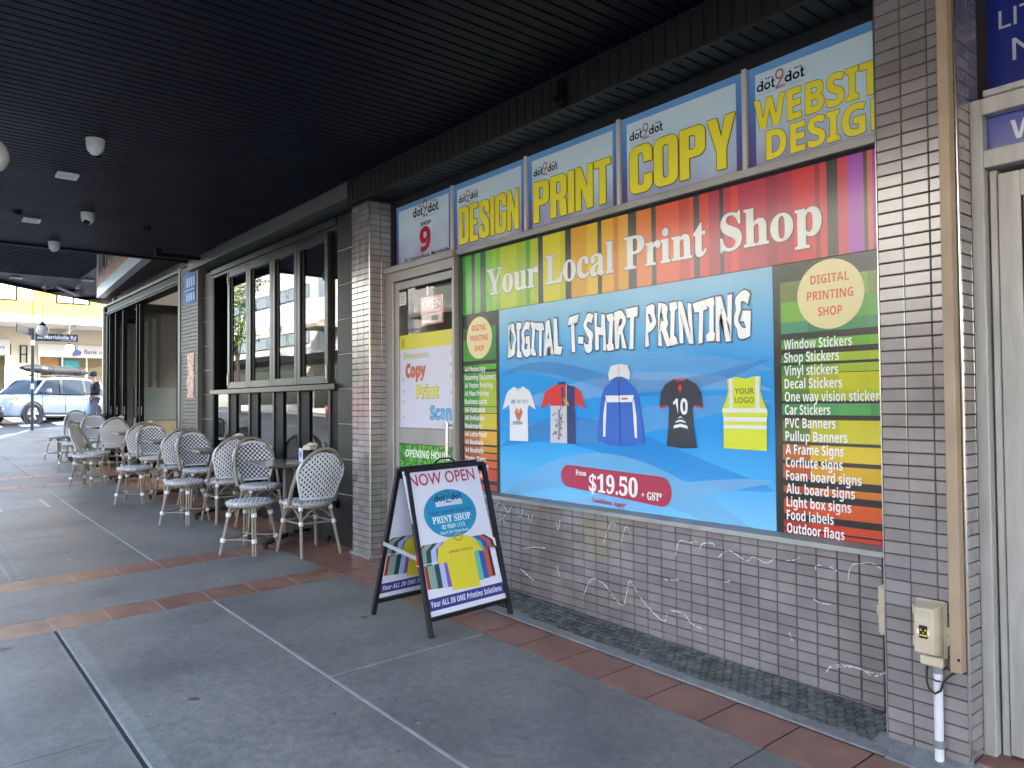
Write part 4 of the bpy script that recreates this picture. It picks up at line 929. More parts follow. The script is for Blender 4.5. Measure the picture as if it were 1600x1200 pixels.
q.l(q.ramp(v.outputs['Color'], [(.2, lin('#1e6a28')), (.55, lin('#37983a')), (.9, lin('#8cc43c'))]), q.b.inputs['Base Color']); q.b.inputs['Roughness'].default_value = .35
m = MB(q.m); m.rect2(DP, -5.65, -4.846, .305, 1.072, 1); m.build('hours_poster', dr)
m = MB(film('#eef2ea', .35)); m.text2(DP, 'OPENING HOURS', -5.565, .965, .062, .665, 'b', 2); m.build('hours_lettering', dr)
os_ = thing('open_sign', 'small red and white OPEN sign hanging behind the door glass', 'sign', (-5.2, -.0, 2.18))
m = MB(film('#c23438')); m.box(-5.36, -5.03, .001, .006, 2.065, 2.295); m.build('board', os_)
OP = Pl((0, .001, 0), (1, 0, 0), (0, 0, 1), (0, -1, 0)); m = MB(film('#eee6e2'))
m.text2(OP, 'OPEN', -5.33, 2.205, .07, .26, 'n', 1, off=.01); m.rect2(OP, -5.34, -5.05, 2.08, 2.15, 1); m.rect2(OP, -5.33, -5.06, 2.165, 2.19, 1, film('#e08a86')); m.rect2(OP, -5.20, -5.10, 2.095, 2.135, 2, film('#6a4a4a')); m.build('lettering', os_)
m = MB(film('#e6e6e6')); m.box(-5.65, -5.545, -.0305, -.0285, 2.26, 2.37)
for i in range(5): m.rect2(Pl((0, -.0305, 0), (1, 0, 0), (0, 0, 1), (0, -1, 0)), -5.64, -5.56+.01*(i % 2), 2.275+.019*i, 2.283+.019*i, 1, film('#8a8a90'))
o = m.build('notice_sticker'); tag(o, 'small white notice stuck in top corner of the shop door', 'sticker')
m = MB(film('#dedede')); m.box(-5.225, -5.19, -.0305, -.0285, 2.30, 2.375); tag(m.build('tape_strip'), 'strip of white tape above the OPEN sign', 'tape')
# shop interior behind the door
m = MB(mat('interior_wall', '#6a6a66', .9)); m.box(-5.84, -1.3, 3.2, 3.3, -.1, 3.3); m.box(-5.84, -1.3, .15, 3.3, 3.2, 3.25); m.build('interior_wall', body)
m = MB(mat('interior_floor', '#55504a', .6)); m.box(-5.84, -1.3, .05, 3.3, .0, .06); m.build('interior_floor', body)
ct = thing('shop_counter', 'blue painted service counter inside the print shop', 'counter', (-5.0, 1.9, .06))
m = MB(mat('blue_counter', '#3a5a80', .5)); m.box(-5.7, -4.2, 1.7, 2.3, .06, 1.05); m.build('front', ct); m = MB(M_WHITEPAINT); m.box(-5.75, -4.15, 1.65, 2.35, 1.05, 1.09); m.build('worktop', ct)

# ================================================================== A-FRAME SIGN
FLp, FRp = Vector((-3.795, -.935)), Vector((-3.817, -.31)); RLp, RRp = Vector((-4.43, -.97)), Vector((-4.45, -.345))
af = thing('a_frame_sign', 'black A-frame pavement sign reading NOW OPEN with coloured T-shirts', 'sign', (-4.12, -.64, H(-4.12, -.64)))
M_AFR = mat('black_coated_steel', '#1b1c20', .38, .2, var=.1)
ZT = .965
def a_panel(L, R, topx, tag_):
    zl, zr = H(L.x, L.y), H(R.x, R.y)
    bl = Vector((L.x, L.y, zl)); br = Vector((R.x, R.y, zr)); tl = Vector((topx, L.y+.02, zl+ZT)); tr = Vector((topx-.01, R.y+.005, zr+ZT))
    return bl, br, tl, tr
def leg(pn, a, b, r=.014):
    m = MB(M_AFR); d = (b-a).normalized(); s = Vector((0, 1, 0)); n = d.cross(s).normalized()
    m.hexa([a-s*r-n*r, a+s*r-n*r, a+s*r+n*r, a-s*r+n*r, b-s*r-n*r, b+s*r-n*r, b+s*r+n*r, b-s*r+n*r]); return m.build(pn, af, bevel=.002)
bl, br, tl, tr = a_panel(FLp, FRp, -4.10, 'f')
def rail(pn, a, b, r=.013):
    m = MB(M_AFR); d = (b-a).normalized(); s = Vector((1, 0, 0)); n = d.cross(s).normalized()
    m.hexa([a-s*r-n*r, a+s*r-n*r, a+s*r+n*r, a-s*r+n*r, b-s*r-n*r, b+s*r-n*r, b+s*r+n*r, b-s*r+n*r]); return m.build(pn, af, bevel=.002)
leg('leg', bl, tl); leg('leg', br, tr); rail('top_rail', tl, tr); rail('bottom_rail', bl.lerp(tl, .1), br.lerp(tr, .1))
for p in (bl, br):
    m = MB(mat('rubber', (.02, .02, .02, 1), .8)); m.box(p.x-.016, p.x+.016, p.y-.016, p.y+.016, p.z-.002, p.z+.014); m.build('rubber_foot', af)
cl, cr, dl, dr_ = a_panel(RLp, RRp, -4.135, 'r')
leg('leg', cl, dl); leg('leg', cr, dr_); rail('top_rail', dl, dr_); rail('bottom_rail', cl.lerp(dl, .09), cr.lerp(dr_, .09))
def poster(bl, br, tl, tr, face, full):
    O = bl.lerp(tl, .1)+(br-bl).normalized()*.016; U = (br-bl).normalized(); V = (tl-bl).normalized(); N = U.cross(V).normalized()*face
    V = (N.cross(U)*face).normalized(); Wd = (br-bl).length-.032; Ht = (tl-bl).length*.9-.016
    O = O+V*.012
    pn = MB(film('#d6d8e6', .35))
    n_ = N*.003; pn.hexa([O-n_, O+U*Wd-n_, O+U*Wd+V*Ht-n_, O+V*Ht-n_, O+n_, O+U*Wd+n_, O+U*Wd+V*Ht+n_, O+V*Ht+n_])
    po = pn.build('poster_board', af)
    p = Pl(O+n_, U, V, N); s = Ht
    m = MB(); m.rect2(p, 0, Wd, .035*s, .115*s, 1, film('#2c2f7a', .35)); m.text2(p, 'Your ALL IN ONE Printing Solutions', .02, .058*s, .034, Wd-.04, 'i', 2, film('#d6d8ea', .35), off=.01)
    tees = [('#a8303a', .04), ('#6faa86', .08), ('#8b93a0', .12), ('#1f4a3c', .165), ('#a9b6e0', .225), ('#7a58a8', .29)]; tee2 = [('#dfe0ea', .93), ('#2b2b33', .885), ('#c85238', .845), ('#2f55a8', .79), ('#62b898', .72)]
    def halftee(cx, col, k, dirn, sc):
        c = film(col, .35); x = cx*Wd
        m.poly2(p, [(x-.09*sc, .16*s+abs(cx-.5)*.05*s), (x+.09*sc, .155*s+abs(cx-.5)*.05*s), (x+.09*sc, .40*s), (x+.15*sc*1.0, .355*s), (x+.135*sc, .43*s), (x+.06*sc, .475*s), (x-.06*sc, .475*s), (x-.135*sc, .43*s), (x-.15*sc, .33*s), (x-.085*sc, .335*s)], k, c)
        m.line2(p, [(x-.15*sc, .345*s), (x-.09*sc, .345*s)], .004, k+.4, film('#e2e2ea', .35))
    k = 3
    for c, u in tees[::1]: halftee(u+.11, c, k, -1, .8); k += .5
    k2 = 3
    for c, u in tee2: halftee(u-.08, c, k2, 1, .8); k2 += .5
    m.poly2(p, [((.5+a)*Wd+.02*Wd, b*s) for a, b in ((-.19, .14), (.17, .125), (.175, .36), (.20, .375), (.30, .36), (.22, .46), (.12, .49), (.06, .498), (-.02, .488), (-.08, .50), (-.16, .48), (-.27, .44), (-.32, .335), (-.2, .33))], 8, film('#d6c832', .35))
    m.ring2(p, .53*Wd, .49*s, .035, .024, 9, film('#a89a28', .35), 18, .7); m.text2(p, 'APPAREL PRINTING', .53*Wd, .385*s, .018, .19, 'n', 9, film('#6a6628', .35), align='c')
    if full:
        m.disc2(p, .5*Wd, .665*s, .205, .172*s, 6, film('#2389b4', .35))
        m.text2(p, 'NOW OPEN', .055*Wd, .885*s, .075, Wd*.87, 'n', 6, film('#b02c4c', .35), off=.012)
        m.rect2(p, .325*Wd, .68*Wd, .72*s, .765*s, 7, film('#c6d3e4', .35)); logo(m, p, .315*Wd, .755*s, .225, 8, film('#1d2a3c', .35), film('#27617e', .35))
        m.text2(p, 'Your Local Digital', .5*Wd, .668*s, .024, .34, 'i', 7, film('#1a5f86', .35), align='c'); m.text2(p, 'PRINT SHOP', .5*Wd, .605*s, .042, .30, 's', 7, film('#dbe8ef', .35), align='c', off=.015)
        m.text2(p, '02 9569 1113', .5*Wd, .56*s, .026, .18, 'n', 7, film('#dbe8ef', .35), align='c', off=.02); m.text2(p, 'Shop 9, 301 Victoria Road', .5*Wd, .525*s, .016, .22, 'n', 7, film('#dbe8ef', .35), align='c', off=.02)
    m.build('poster_print', po)
poster(bl, br, tl, tr, 1, True)
poster(cl, cr, dl, dr_, 1, False)
m = MB(M_ALU); m.box(0, 0, 0, 0, 0, 0); m = MB(mat('galvanised', '#b5b8ba', .4, .6)); a = bl.lerp(tl, .46); b = cl.lerp(dl, .5)
for o_ in (0, .004): pass
m.hexa([a+Vector((0, -.018, -.012)), b+Vector((0, -.018, -.012)), b+Vector((0, -.012, -.012)), a+Vector((0, -.012, -.012)), a+Vector((0, -.018, .012)), b+Vector((0, -.018, .012)), b+Vector((0, -.012, .012)), a+Vector((0, -.012, .012))]); m.build('stay_bar', af)
m = MB(M_AFR); c = (tl+tr)/2+Vector((-.015, 0, 0)); m.tube([c+Vector((0, -.095, .01)), c+Vector((0, -.06, .045)), c+Vector((0, -.03, .055)), c+Vector((0, .03, .055)), c+Vector((0, .06, .045)), c+Vector((0, .095, .01))], .006, 8); m.build('handle', af)
m = MB(M_AFR)
for p in (tl, tr): m.hexa([(p.x-.055, p.y-.02, p.z-.05), (p.x+.015, p.y-.02, p.z-.05), (p.x+.015, p.y-.012, p.z-.05), (p.x-.055, p.y-.012, p.z-.05), (p.x-.05, p.y-.02, p.z+.01), (p.x+.01, p.y-.02, p.z+.01), (p.x+.01, p.y-.012, p.z+.01), (p.x-.05, p.y-.012, p.z+.01)])
m.build('hinge', af)
# ================================================================== CAFE FRONT
CY = -.16
M_SLATE = mat('ribbed_slate_tile', '#262724', .5, var=.4, vsc=14, stretch=(6, 1, .25), bump=.3, bsc=60, spec=.3)
M_SLATE2 = mat('black_base_tile', '#1d1e21', .4, spec=.3, var=.25, vsc=8)
M_GREYFR = mat('brushed_grey_frame', '#32312f', .32, .2, var=.2, vsc=2.5, rvar=.2, spec=.3)
cw = thing('tiled_wall', 'dark slate tiled wall around the cafe folding windows', 'wall', (-8.4, -.1, .1))
m = MB(M_DARKGAP)
for a, b in ((-6.572, -6.168), (-10.62, -10.20)): m.box(a, b, CY+.012, .1, -.1, 3.20)
m.box(-10.2, -6.572, CY+.03, .1, -.1, .47); m.build('wall_core', cw)
for a, b in ((-6.571, -6.169), (-10.619, -10.201)):
    z = 3.19
    for i in range(10):
        z0 = max(z-.327, -.02)
        if i == 0: z0 = 2.865
        mm = MB(M_SLATE); mm.cbox(a, b, CY, CY+.012, z0+.003, z-.003, .003); mm.build('slate_tile', cw); z = z0
        if z <= 0: break
for i in range(9):
    a = -10.2+i*.4031; mm = MB(M_SLATE2); mm.cbox(a+.003, a+.400, CY+.018, CY+.03, .0, .44, .003); mm.build('base_tile', cw)
m = MB(M_BLKFRAME); m.cbox(-10.25, -6.55, CY-.03, CY+.1, .44, .50, .004); m.cbox(-10.25, -6.55, CY-.012, CY+.02, .50, .52, .003); m.build('ledge', cw)
m = MB(mat('white_grout', '#b5b3ac', .8))
for z in (2.8655, 2.5385, 2.2115, 1.8845, 1.5575, 1.2305, .9035, .5765): m.box(-6.57, -6.17, CY+.004, CY+.006, z-.003, z+.003); m.box(-10.618, -10.202, CY+.004, CY+.006, z-.003, z+.003)
m.build('grout_line', cw)
fw_ = thing('folding_window', 'grey framed folding cafe window of tall glass sashes', 'window', (-8.4, -.16, .5))
m = MB(M_GREYFR); m.cbox(-10.2, -6.572, CY-.02, CY+.10, 3.125, 3.19, .004); m.cbox(-10.2, -6.572, CY+.0, CY+.1, 3.085, 3.122, .003); m.build('head_track', fw_)
m = MB(M_GREYFR); m.cbox(-10.2, -6.572, CY-.035, CY+.10, 1.555, 1.612, .004); m.build('transom', fw_)
m = MB(M_BLKFRAME); m.box(-10.2, -10.14, CY, CY+.2, .52, 3.09); m.box(-6.60, -6.572, CY+.03, CY+.1, .52, 3.09); m.build('side_jamb', fw_)
XS = [-9.592, -8.874, -8.142, -7.478, -6.752]
for i in range(4):
    a, b = XS[i]+.004, XS[i+1]-.004; s = MB(M_GREYFR); st = .072
    y0, y1 = CY-.012, CY+.035
    s.cbox(a, a+st, y0, y1, 1.618, 3.082, .004); s.cbox(b-st, b, y0, y1, 1.618, 3.082, .004); s.cbox(a+st, b-st, y0, y1, 3.01, 3.082, .004); s.cbox(a+st, b-st, y0, y1, 1.618, 1.70, .004)
    so_ = s.build('sash', fw_)
    p = MB(G_WIN); p.box(a+st, b-st, CY+.012, CY+.018, 1.70, 3.01); p.build('pane', so_)
    r = MB(M_BLKFRAME)
    r.box(a+st, a+st+.075, CY+.004, CY+.034, 1.70, 3.01); r.box(b-st-.012, b-st, CY+.019, CY+.034, 1.70, 3.01)
    r.build('gasket', so_)
    if i in (0, 3):
        h = MB(M_CHROME); x = a+.02 if i == 0 else b-.03
        h.cbox(x, x+.014, y0-.012, y0, 1.66, 1.80, .003); h.cbox(x, x+.010, y0-.01, y0, 2.94, 3.08, .003); h.build('shoot_bolt', so_)
p = MB(G_WIN); p.box(-6.745, -6.60, CY+.03, CY+.036, 1.612, 3.085); p.build('pane', fw_)
for i, x in enumerate(XS):
    mm = MB(M_GREYFR); mm.cbox(x-.02, x+.02, CY+.0, CY+.05, .52, 1.555, .003); mo = mm.build('mullion', fw_)
    mm = MB(M_BLKFRAME); mm.box(x+.02, x+.25, CY+.012, CY+.055, .52, 1.555); mm.build('mullion_stop', mo)
for i in range(5):
    a = XS[i-1]+.25 if i else -10.14; b = XS[i]-.02
    p = MB(G_WIN); p.box(a, b, CY+.03, CY+.036, .52, 1.555); p.build('pane', fw_)
# ------------------------------------------------------------------ cafe interior
ci = thing('cafe_interior', 'dim cafe room behind the folding windows with pale ceiling', 'room', (-11.5, 2, .2))
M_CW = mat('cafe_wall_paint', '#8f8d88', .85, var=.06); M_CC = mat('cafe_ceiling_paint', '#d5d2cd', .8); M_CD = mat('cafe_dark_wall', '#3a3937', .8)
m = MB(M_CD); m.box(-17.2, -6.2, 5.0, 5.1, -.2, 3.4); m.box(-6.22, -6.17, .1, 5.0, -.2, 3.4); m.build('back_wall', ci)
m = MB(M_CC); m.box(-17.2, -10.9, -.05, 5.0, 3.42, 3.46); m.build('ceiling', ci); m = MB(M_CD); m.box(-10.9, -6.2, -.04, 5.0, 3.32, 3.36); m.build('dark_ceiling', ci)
m = MB(mat('cafe_floor_board', '#4f4238', .5, var=.2)); m.hexa([(-17.2, -.1, .1), (-6.2, -.1, -.1), (-6.2, 5, -.1), (-17.2, 5, .1), (-17.2, -.1, .30), (-6.2, -.1, .10), (-6.2, 5, .12), (-17.2, 5, .32)]); m.build('floor', ci)
m = MB(M_CW); m.box(-11.36, -11.28, .3, 3.2, .1, 3.42); m.box(-17.2, -11.36, 3.1, 3.2, .1, 3.42); m.build('partition', ci)
m = MB(M_CD)
for i in range(4): m.box(-9.8+i*.9, -9.3+i*.9, 2.2, 2.7, .1, 1.0)
m.build('bench', ci)
DL = emis('downlight_glow', (1, .93, .82, 1), 12)
for i, (x, y, l) in enumerate(((-12.88, .10, 'recessed downlight nearest the tiled pillar in the cafe ceiling'), (-13.88, .15, 'recessed downlight farther along the cafe ceiling'), (-14.4, 1.9, 'added unseen downlight deep in the cafe ceiling, brightening the room'), (-12.4, 2.3, 'added unseen downlight by the cafe partition, brightening the room'), (-15.9, 2.2, 'added unseen downlight towards the side road, brightening the room'))):  # the three deep ones are added, unseen lamps that brighten the room
    t = thing('downlight', l, 'light', (x, y, 3.42), 'cafe ceiling downlights')
    m = MB(M_WHITEPAINT); m.lathe([(.05, 3.42), (.07, 3.414), (.075, 3.42)], (x, y, 0), 20); m.build('rim', t)
    m = MB(DL); m.lathe([(0, 3.417), (.05, 3.417)], (x, y, 0), 20); m.build('lamp', t)
    la = bpy.data.lights.new('downlight_beam', 'SPOT'); la.energy = 70 if y > 1 else 14; la.color = (1, .93, .84); la.shadow_soft_size = .05; la.spot_size = radians(150 if y > 1 else 80); la.spot_blend = .5
    lo = bpy.data.objects.new('downlight_beam', la); COL.objects.link(lo); lo.location = (x, y, 3.40); lo.rotation_euler = (radians(25), 0, 0)
# ------------------------------------------------------------------ open corner bay with folding doors
bd = thing('folding_door', 'black framed folding glass doors open at the cafe corner', 'door', (-14.2, .1, .2))
m = MB(M_GREYBEAM); m.cbox(-16.70, -11.50, -.20, -.09, 3.36, 3.405, .004); m.build('head_track', bd)
m = MB(M_BLKFRAME); m.cbox(-16.70, -11.50, -.17, .02, 3.20, 3.355, .004); m.build('head', bd)
m = MB(M_GREYBEAM); m.cbox(-16.70, -11.50, -.185, -.165, 3.24, 3.262, .003); m.build('head_trim', bd)
M_BOARD = mat('pale_timber_board', '#a08c6a', .6, var=.2, vsc=3, stretch=(8, 8, .6))
def leaf(x, y0, y1, bold=.075, panel=True):
    s = MB(M_BLKFRAME); zb, zt = H(x, y0)+.03, 3.19
    s.cbox(x-.022, x+.022, y0, y0+bold, zb, zt, .004); s.cbox(x-.022, x+.022, y1-bold, y1, zb, zt, .004); s.cbox(x-.022, x+.022, y0+bold, y1-bold, zt-.14, zt, .004); s.cbox(x-.022, x+.022, y0+bold, y1-bold, zb, zb+.12, .004)
    o = s.build('door_leaf', bd); p = MB(G_WIN); p.box(x-.003, x+.003, y0+bold, y1-bold, zb+.12, zt-.14); p.build('pane', o)
    h = MB(M_CHROME); h.cbox(x+.022, x+.034, y0+.02, y0+.035, 1.25, 1.40, .002); h.build('handle', o); return o
for x, y0, y1 in ((-14.2, -.12, .62), (-14.33, -.14, .60), (-15.3, -.15, .5), (-15.9, -.15, .5), (-16.35, -.16, .45)): leaf(x, y0, y1)
m = MB(M_BLKFRAME); m.cbox(-16.73, -16.50, -.17, .06, .1, 3.36, .004); m.build('end_post', bd)
m = MB(M_ALU); m.cbox(-16.80, -16.732, -.20, .04, .1, 3.41, .004); m.build('corner_post', bd)
m = MB(M_BOARD)
for i in range(14): m.cbox(-15.02, -15.0, .02+i*.09, .107+i*.09, .25, 1.12, .003)
m.build('timber_board', ci)
m = MB(M_CW); m.box(-15.2, -15.03, .02, 1.3, .25, 1.14); m.build('counter_back', ci)
m = MB(mat('glass_case', '#5f6a6c', .3)); m.box(-15.2, -15.0, .02, 1.3, 1.15, 1.19); m.box(-15.15, -15.12, .04, 1.28, 1.19, 1.75); m.build('counter_top', ci)
cs = thing('corner_building', 'dark corner wall of the cafe along the side road', 'building', (-17.2, 6, .3))
m = MB(M_CD); m.box(-17.25, -17.2, .3, 14, -.1, 4.4); m.prism([(-16.8, .0, -.1), (-17.2, .45, -.1), (-17.2, .45, 4.4), (-16.8, .0, 4.4)], (.05, .04, 0)); m.build('wall', cs)
m = MB(G_WIN); m.box(-17.27, -17.26, 1.5, 4.5, .9, 3.0); m.box(-17.27, -17.26, 5.5, 8.5, .9, 3.0); m.build('window', cs)
# name board above the corner
vb = thing('name_board', 'rusty brown name board with white capitals reading VICTORIA', 'sign', (-14.3, -.5, 3.55))
a = Vector((-16.72, -.31, 3.55)); b = Vector((-11.6, -.64, 3.55)); U = (b-a).normalized(); N_ = Vector((U.y, -U.x, 0)); L_ = (b-a).length
m = MB(mat('rust_board', '#7a4a3a', .45, var=.35, vsc=3)); m.prism([a+Vector((0, 0, .201)), b+Vector((0, 0, .201)), b+Vector((0, 0, .44)), a+Vector((0, 0, .44))], -N_*.12); m.build('board', vb)
m = MB(M_BLKFRAME); m.prism([a-N_*.02+Vector((0, 0, .44)), b-N_*.02+Vector((0, 0, .44)), b-N_*.02+Vector((0, 0, .9)), a-N_*.02+Vector((0, 0, .9))], -N_*.1); m.build('back_board', vb)
m = MB(mat('pale_metal_strip', '#a9b3c4', .3, .4)); 
m.prism([a+N_*.006, b+N_*.006, b+N_*.006+Vector((0, 0, .20)), a+N_*.006+Vector((0, 0, .20))], -N_*.126); m.build('metal_strip', vb)
m = MB(M_WHITEPAINT); m.prism([a+N_*.008, a+U*.03+N_*.008, a+U*.03+N_*.008+Vector((0, 0, .86)), a+N_*.008+Vector((0, 0, .86))], -N_*.13); m.build('end_cap', vb)
VP = Pl(a+N_*.014, U, (0, 0, 1), N_); lt = MB(film('#eeeeec')); lt.text2(VP, 'VICTORIA', .02, .40, .40, 3.0, 'b', 0)
lt.build('lettering', vb)
m = MB(M_BLACK); m.prism([a-N_*.12+Vector((0, 0, .0)), b-N_*.12, (-11.6, -.09, 3.56), (-16.72, -.09, 3.56)], (0, 0, .03)); m.build('soffit_strip', vb)
# notices on the cafe pillar
m = MB(mat('notice_blue', '#3a72c0', .6, spec=.3)); m.box(-11.24, -10.73, -.2245, -.2215, 2.83, 3.26); PN = Pl((0, -.2245, 0), (1, 0, 0), (0, 0, 1), (0, -1, 0)); c = mat('notice_pale', '#bcd6ee', .6, spec=.3)
m.rect2(PN, -11.2, -10.77, 3.02, 3.035, 1, c); m.text2(PN, 'DOGGY', -11.15, 3.08, .12, .36, 'b', 1, c) if 0 else None
for i in range(4):
    m.rect2(PN, -11.12+i*.1, -11.06+i*.1, 3.07, 3.20, 1, c); m.rect2(PN, -11.12+i*.1, -11.06+i*.1, 2.87, 2.98, 1, c)
o = m.build('pillar_notice'); tag(o, 'blue notice with pale letters high on the cafe pillar', 'notice')
q = NT('torn_poster'); q.l(q.ramp(q.noise(18, 5, q.pos()), [(.35, lin('#c9c2bd')), (.5, lin('#c98a78')), (.62, lin('#a8453c')), (.75, lin('#d5cfca'))]), q.b.inputs['Base Color'])
m = MB(q.m); n = 10
E1 = [(-11.08+random.uniform(-.03, .03), 1.52+.62*i/n) for i in range(n+1)]; E2_ = [(-10.78+random.uniform(-.03, .03), 1.52+.62*i/n) for i in range(n+1)]
for i in range(n): m.poly2(PN, [E1[i], E2_[i], E2_[i+1], E1[i+1]], 1)
o = m.build('torn_poster'); tag(o, 'torn red and white poster stuck on the cafe pillar', 'poster')

# ================================================================== CEILING FIXTURES UNDER THE AWNING
M_CAM = mat('white_camera_plastic', '#d2d2cf', .35, var=.05); M_LENS = mat('black_lens', (.01, .01, .012, 1), .08)
def dome(label, x, y, z, s, aim):
    t = thing('security_camera', label, 'camera', (x, y, z), 'white security cameras under the awning')
    m = MB(M_CAM); m.lathe([(0, z), (.062*s, z), (.066*s, z-.012*s), (.062*s, z-.06*s), (.055*s, z-.085*s), (.03*s, z-.115*s), (0, z-.125*s)], (x, y, 0), 22); m.build('housing', t)
    m = MB(M_CAM); m.lathe([(.045*s, z), (.068*s, z-.001), (.068*s, z-.008*s), (.06*s, z-.012*s)], (x, y, 0), 22); m.build('base_ring', t)
    d = Vector((aim[0], aim[1], -.9)).normalized(); c = Vector((x, y, z-.07*s))
    m = MB(M_LENS); m.tube([c+d*.02*s, c+d*.062*s], [.034*s, .030*s], 16); m.build('lens', t)
dome('white dome camera nearest the viewer under the awning', -6.30, -2.26, 3.41, .98, (-.9, .5))
dome('white dome camera with dark lens facing the street corner of the footpath', -8.77, -1.875, 3.41, 1.0, (.8, -.45))
dome('white dome camera farthest along the first awning', -10.55, -1.92, 3.41, .98, (-.9, .4))
M_LIT = mat('downlight_lens', '#c9cbc8', .35)
for l, x, y, z, s in (('square white downlight nearer the viewer under the awning', -7.41, -2.27, 3.41, .082), ('square white downlight farther along the awning', -9.43, -2.29, 3.41, .082),
                   ('small white box light near the outer rim of the corner awning', -21.3, -1.18, 4.488, .12), ('small white box light beside the VICTORIA board', -20.75, .24, 4.488, .12)):
    t = thing('downlight', l, 'light', (x, y, z), 'square downlights under the awnings')
    m = MB(M_WHITEPAINT)
    for a in ((x-s, x+s, y-s, y-s+.025), (x-s, x+s, y+s-.025, y+s), (x-s, x-s+.025, y-s+.025, y+s-.025), (x+s-.025, x+s, y-s+.025, y+s-.025)): m.cbox(*a, z-.022, z+.002, .004)
    m.build('rim', t); m = MB(M_LIT); m.box(x-s+.025, x+s-.025, y-s+.025, y+s-.025, z-.012, z-.004); m.build('diffuser', t)
for l, x, y in (('small dark smoke detector under the awning by the outer edge', -9.13, -2.45), ('small dark round detector between the cameras and the wall', -9.10, -1.23)):
    t = thing('smoke_detector', l, 'detector', (x, y, 3.41)); m = MB(M_BLACK); m.lathe([(0, 3.375), (.03, 3.38), (.04, 3.395), (.04, 3.41)], (x, y, 0), 16); m.build('cover', t)
    m = MB(M_BLACK); m.lathe([(.04, 3.41), (.055, 3.405), (.055, 3.41)], (x, y, 0), 16); m.build('base_ring', t)
t = thing('bracket_arm', 'dark tubular arm under the awning end near the cafe pillar', 'bracket', (-10.3, -.6, 3.35))
m = MB(M_BLACK); m.tube([(-10.27, -.80, 3.35), (-10.27, -.30, 3.35)], .025, 10); m.build('arm', t); m = MB(M_BLACK); m.cbox(-10.31, -10.23, -.85, -.78, 3.31, 3.41, .006); m.build('end_block', t)
M_GLOBE = mat('opal_globe', '#e2e0dc', .3, spec=.5)
def globe(label, x, y, ztop, zc, r, hook=None):
    t = thing('globe_lamp', label, 'lamp', (x, y, zc), 'hanging white globe lamps')
    m = MB(M_GLOBE); m.ball((x, y, zc), r, 24); m.build('globe', t)
    m = MB(M_BLACK); m.lathe([(0, zc+r+.07), (.03, zc+r+.07), (.07*r/.15, zc+r+.01), (.09*r/.15, zc+r-.03)], (x, y, 0), 16); m.build('cap', t)
    pts = [(x, y, zc+r+.05), (x, y, ztop)]
    if hook: pts = [(x, y, zc+r+.05), (x, y, ztop-.12), (x+hook[0]*.3, y+hook[1]*.3, ztop-.02), (x+hook[0], y+hook[1], ztop)]
    m = MB(M_ALU); m.tube(pts, .014, 8); m.build('stem', t)
globe('white globe lamp at the left edge of the view close under the awning', -6.02, -2.94, 3.41, 3.085, .12)
globe('white globe lamp on a long curved stem at the corner awning rim', -22.95, -.42, 4.50, 3.40, .15, (.35, .2))
globe('white globe lamp hanging at the outer street edge of the corner awning', -16.05, -3.35, 4.5, 3.07, .14)
t = thing('tube_light', 'slanting white tube light fitting under the corner awning', 'light', (-22.6, .1, 4.45))
m = MB(M_WHITEPAINT); m.tube([(-22.15, -.2, 4.44), (-23.0, .36, 4.40)], .03, 10); m.build('tube', t); m = MB(M_WHITEPAINT); m.cbox(-23.05, -22.95, .3, .42, 4.38, 4.5, .01); m.build('end_bracket', t)
for l, x, y in (('small white bullet camera left of two under the corner awning', -21.9, -.51), ('small white bullet camera right of two under the corner awning', -21.55, .16)):
    t = thing('bullet_camera', l, 'camera', (x, y, 4.49)); m = MB(M_CAM); m.tube([(x, y, 4.40), (x+.16, y-.06, 4.36)], .035, 10); m.build('housing', t); m = MB(M_CAM); m.cyl((x, y, 4.49), (x+.02, y, 4.40), .02, None, 8); m.build('bracket', t)
# ================================================================== CAFE CHAIRS AND TABLES
M_CANE = mat('cane_tube', '#867e70', .42, var=.18, vsc=30, spec=.4)
M_WRAP = mat('white_binding', '#d3d4d8', .55)
def weave(name, dark_bg, nu, nv, base=('#dfe0e4', '#20263a')):
    q = NT(name); uv = q.n('ShaderNodeUVMap'); sx = q.n('ShaderNodeSeparateXYZ'); q.l(uv.outputs[0], sx.inputs[0])
    U = q.math('MULTIPLY', sx.outputs[0], nu); V = q.math('MULTIPLY', sx.outputs[1], nv)
    def dots(du, dv, ru, rv):
        a = q.math('SUBTRACT', q.math('FRACT', q.math('ADD', U, du)), .5); b = q.math('SUBTRACT', q.math('FRACT', q.math('ADD', V, dv)), .5)
        a = q.math('DIVIDE', a, ru); b = q.math('DIVIDE', b, rv)
        return q.math('ADD', q.math('MULTIPLY', a, a), q.math('MULTIPLY', b, b))
    r = (.29, .32) if dark_bg else (.17, .28)
    d = q.math('MINIMUM', dots(0, 0, *r), dots(.5, .5, *r))
    wht, drk = lin(base[0]), lin(base[1])
    s = [(.75, wht), (1.0, drk)] if dark_bg else [(.7, drk), (1.05, wht)]
    nz = q.noise(60, 2, q.obj()); c = q.mul(q.ramp(d, s), q.ramp(nz, [(.3, (.85, .85, .86, 1)), (.7, (1.05, 1.05, 1.05, 1))]))
    q.l(c, q.b.inputs['Base Color']); q.b.inputs['Roughness'].default_value = .45
    q.bump(q.math('MULTIPLY', d, -1 if dark_bg else 1), .5, .004); return q.m
W_FRONT = weave('lattice_weave', True, 9, 9); W_BACK = weave('dash_weave', False, 9.5, 10); W_SEAT = weave('seat_weave', False, 6, 11)
def set_uv(o, fn):
    me = o.data; L = me.uv_layers.new(name='UVMap')
    for lp in me.loops: L.data[lp.index].uv = fn(me.vertices[lp.vertex_index].co)
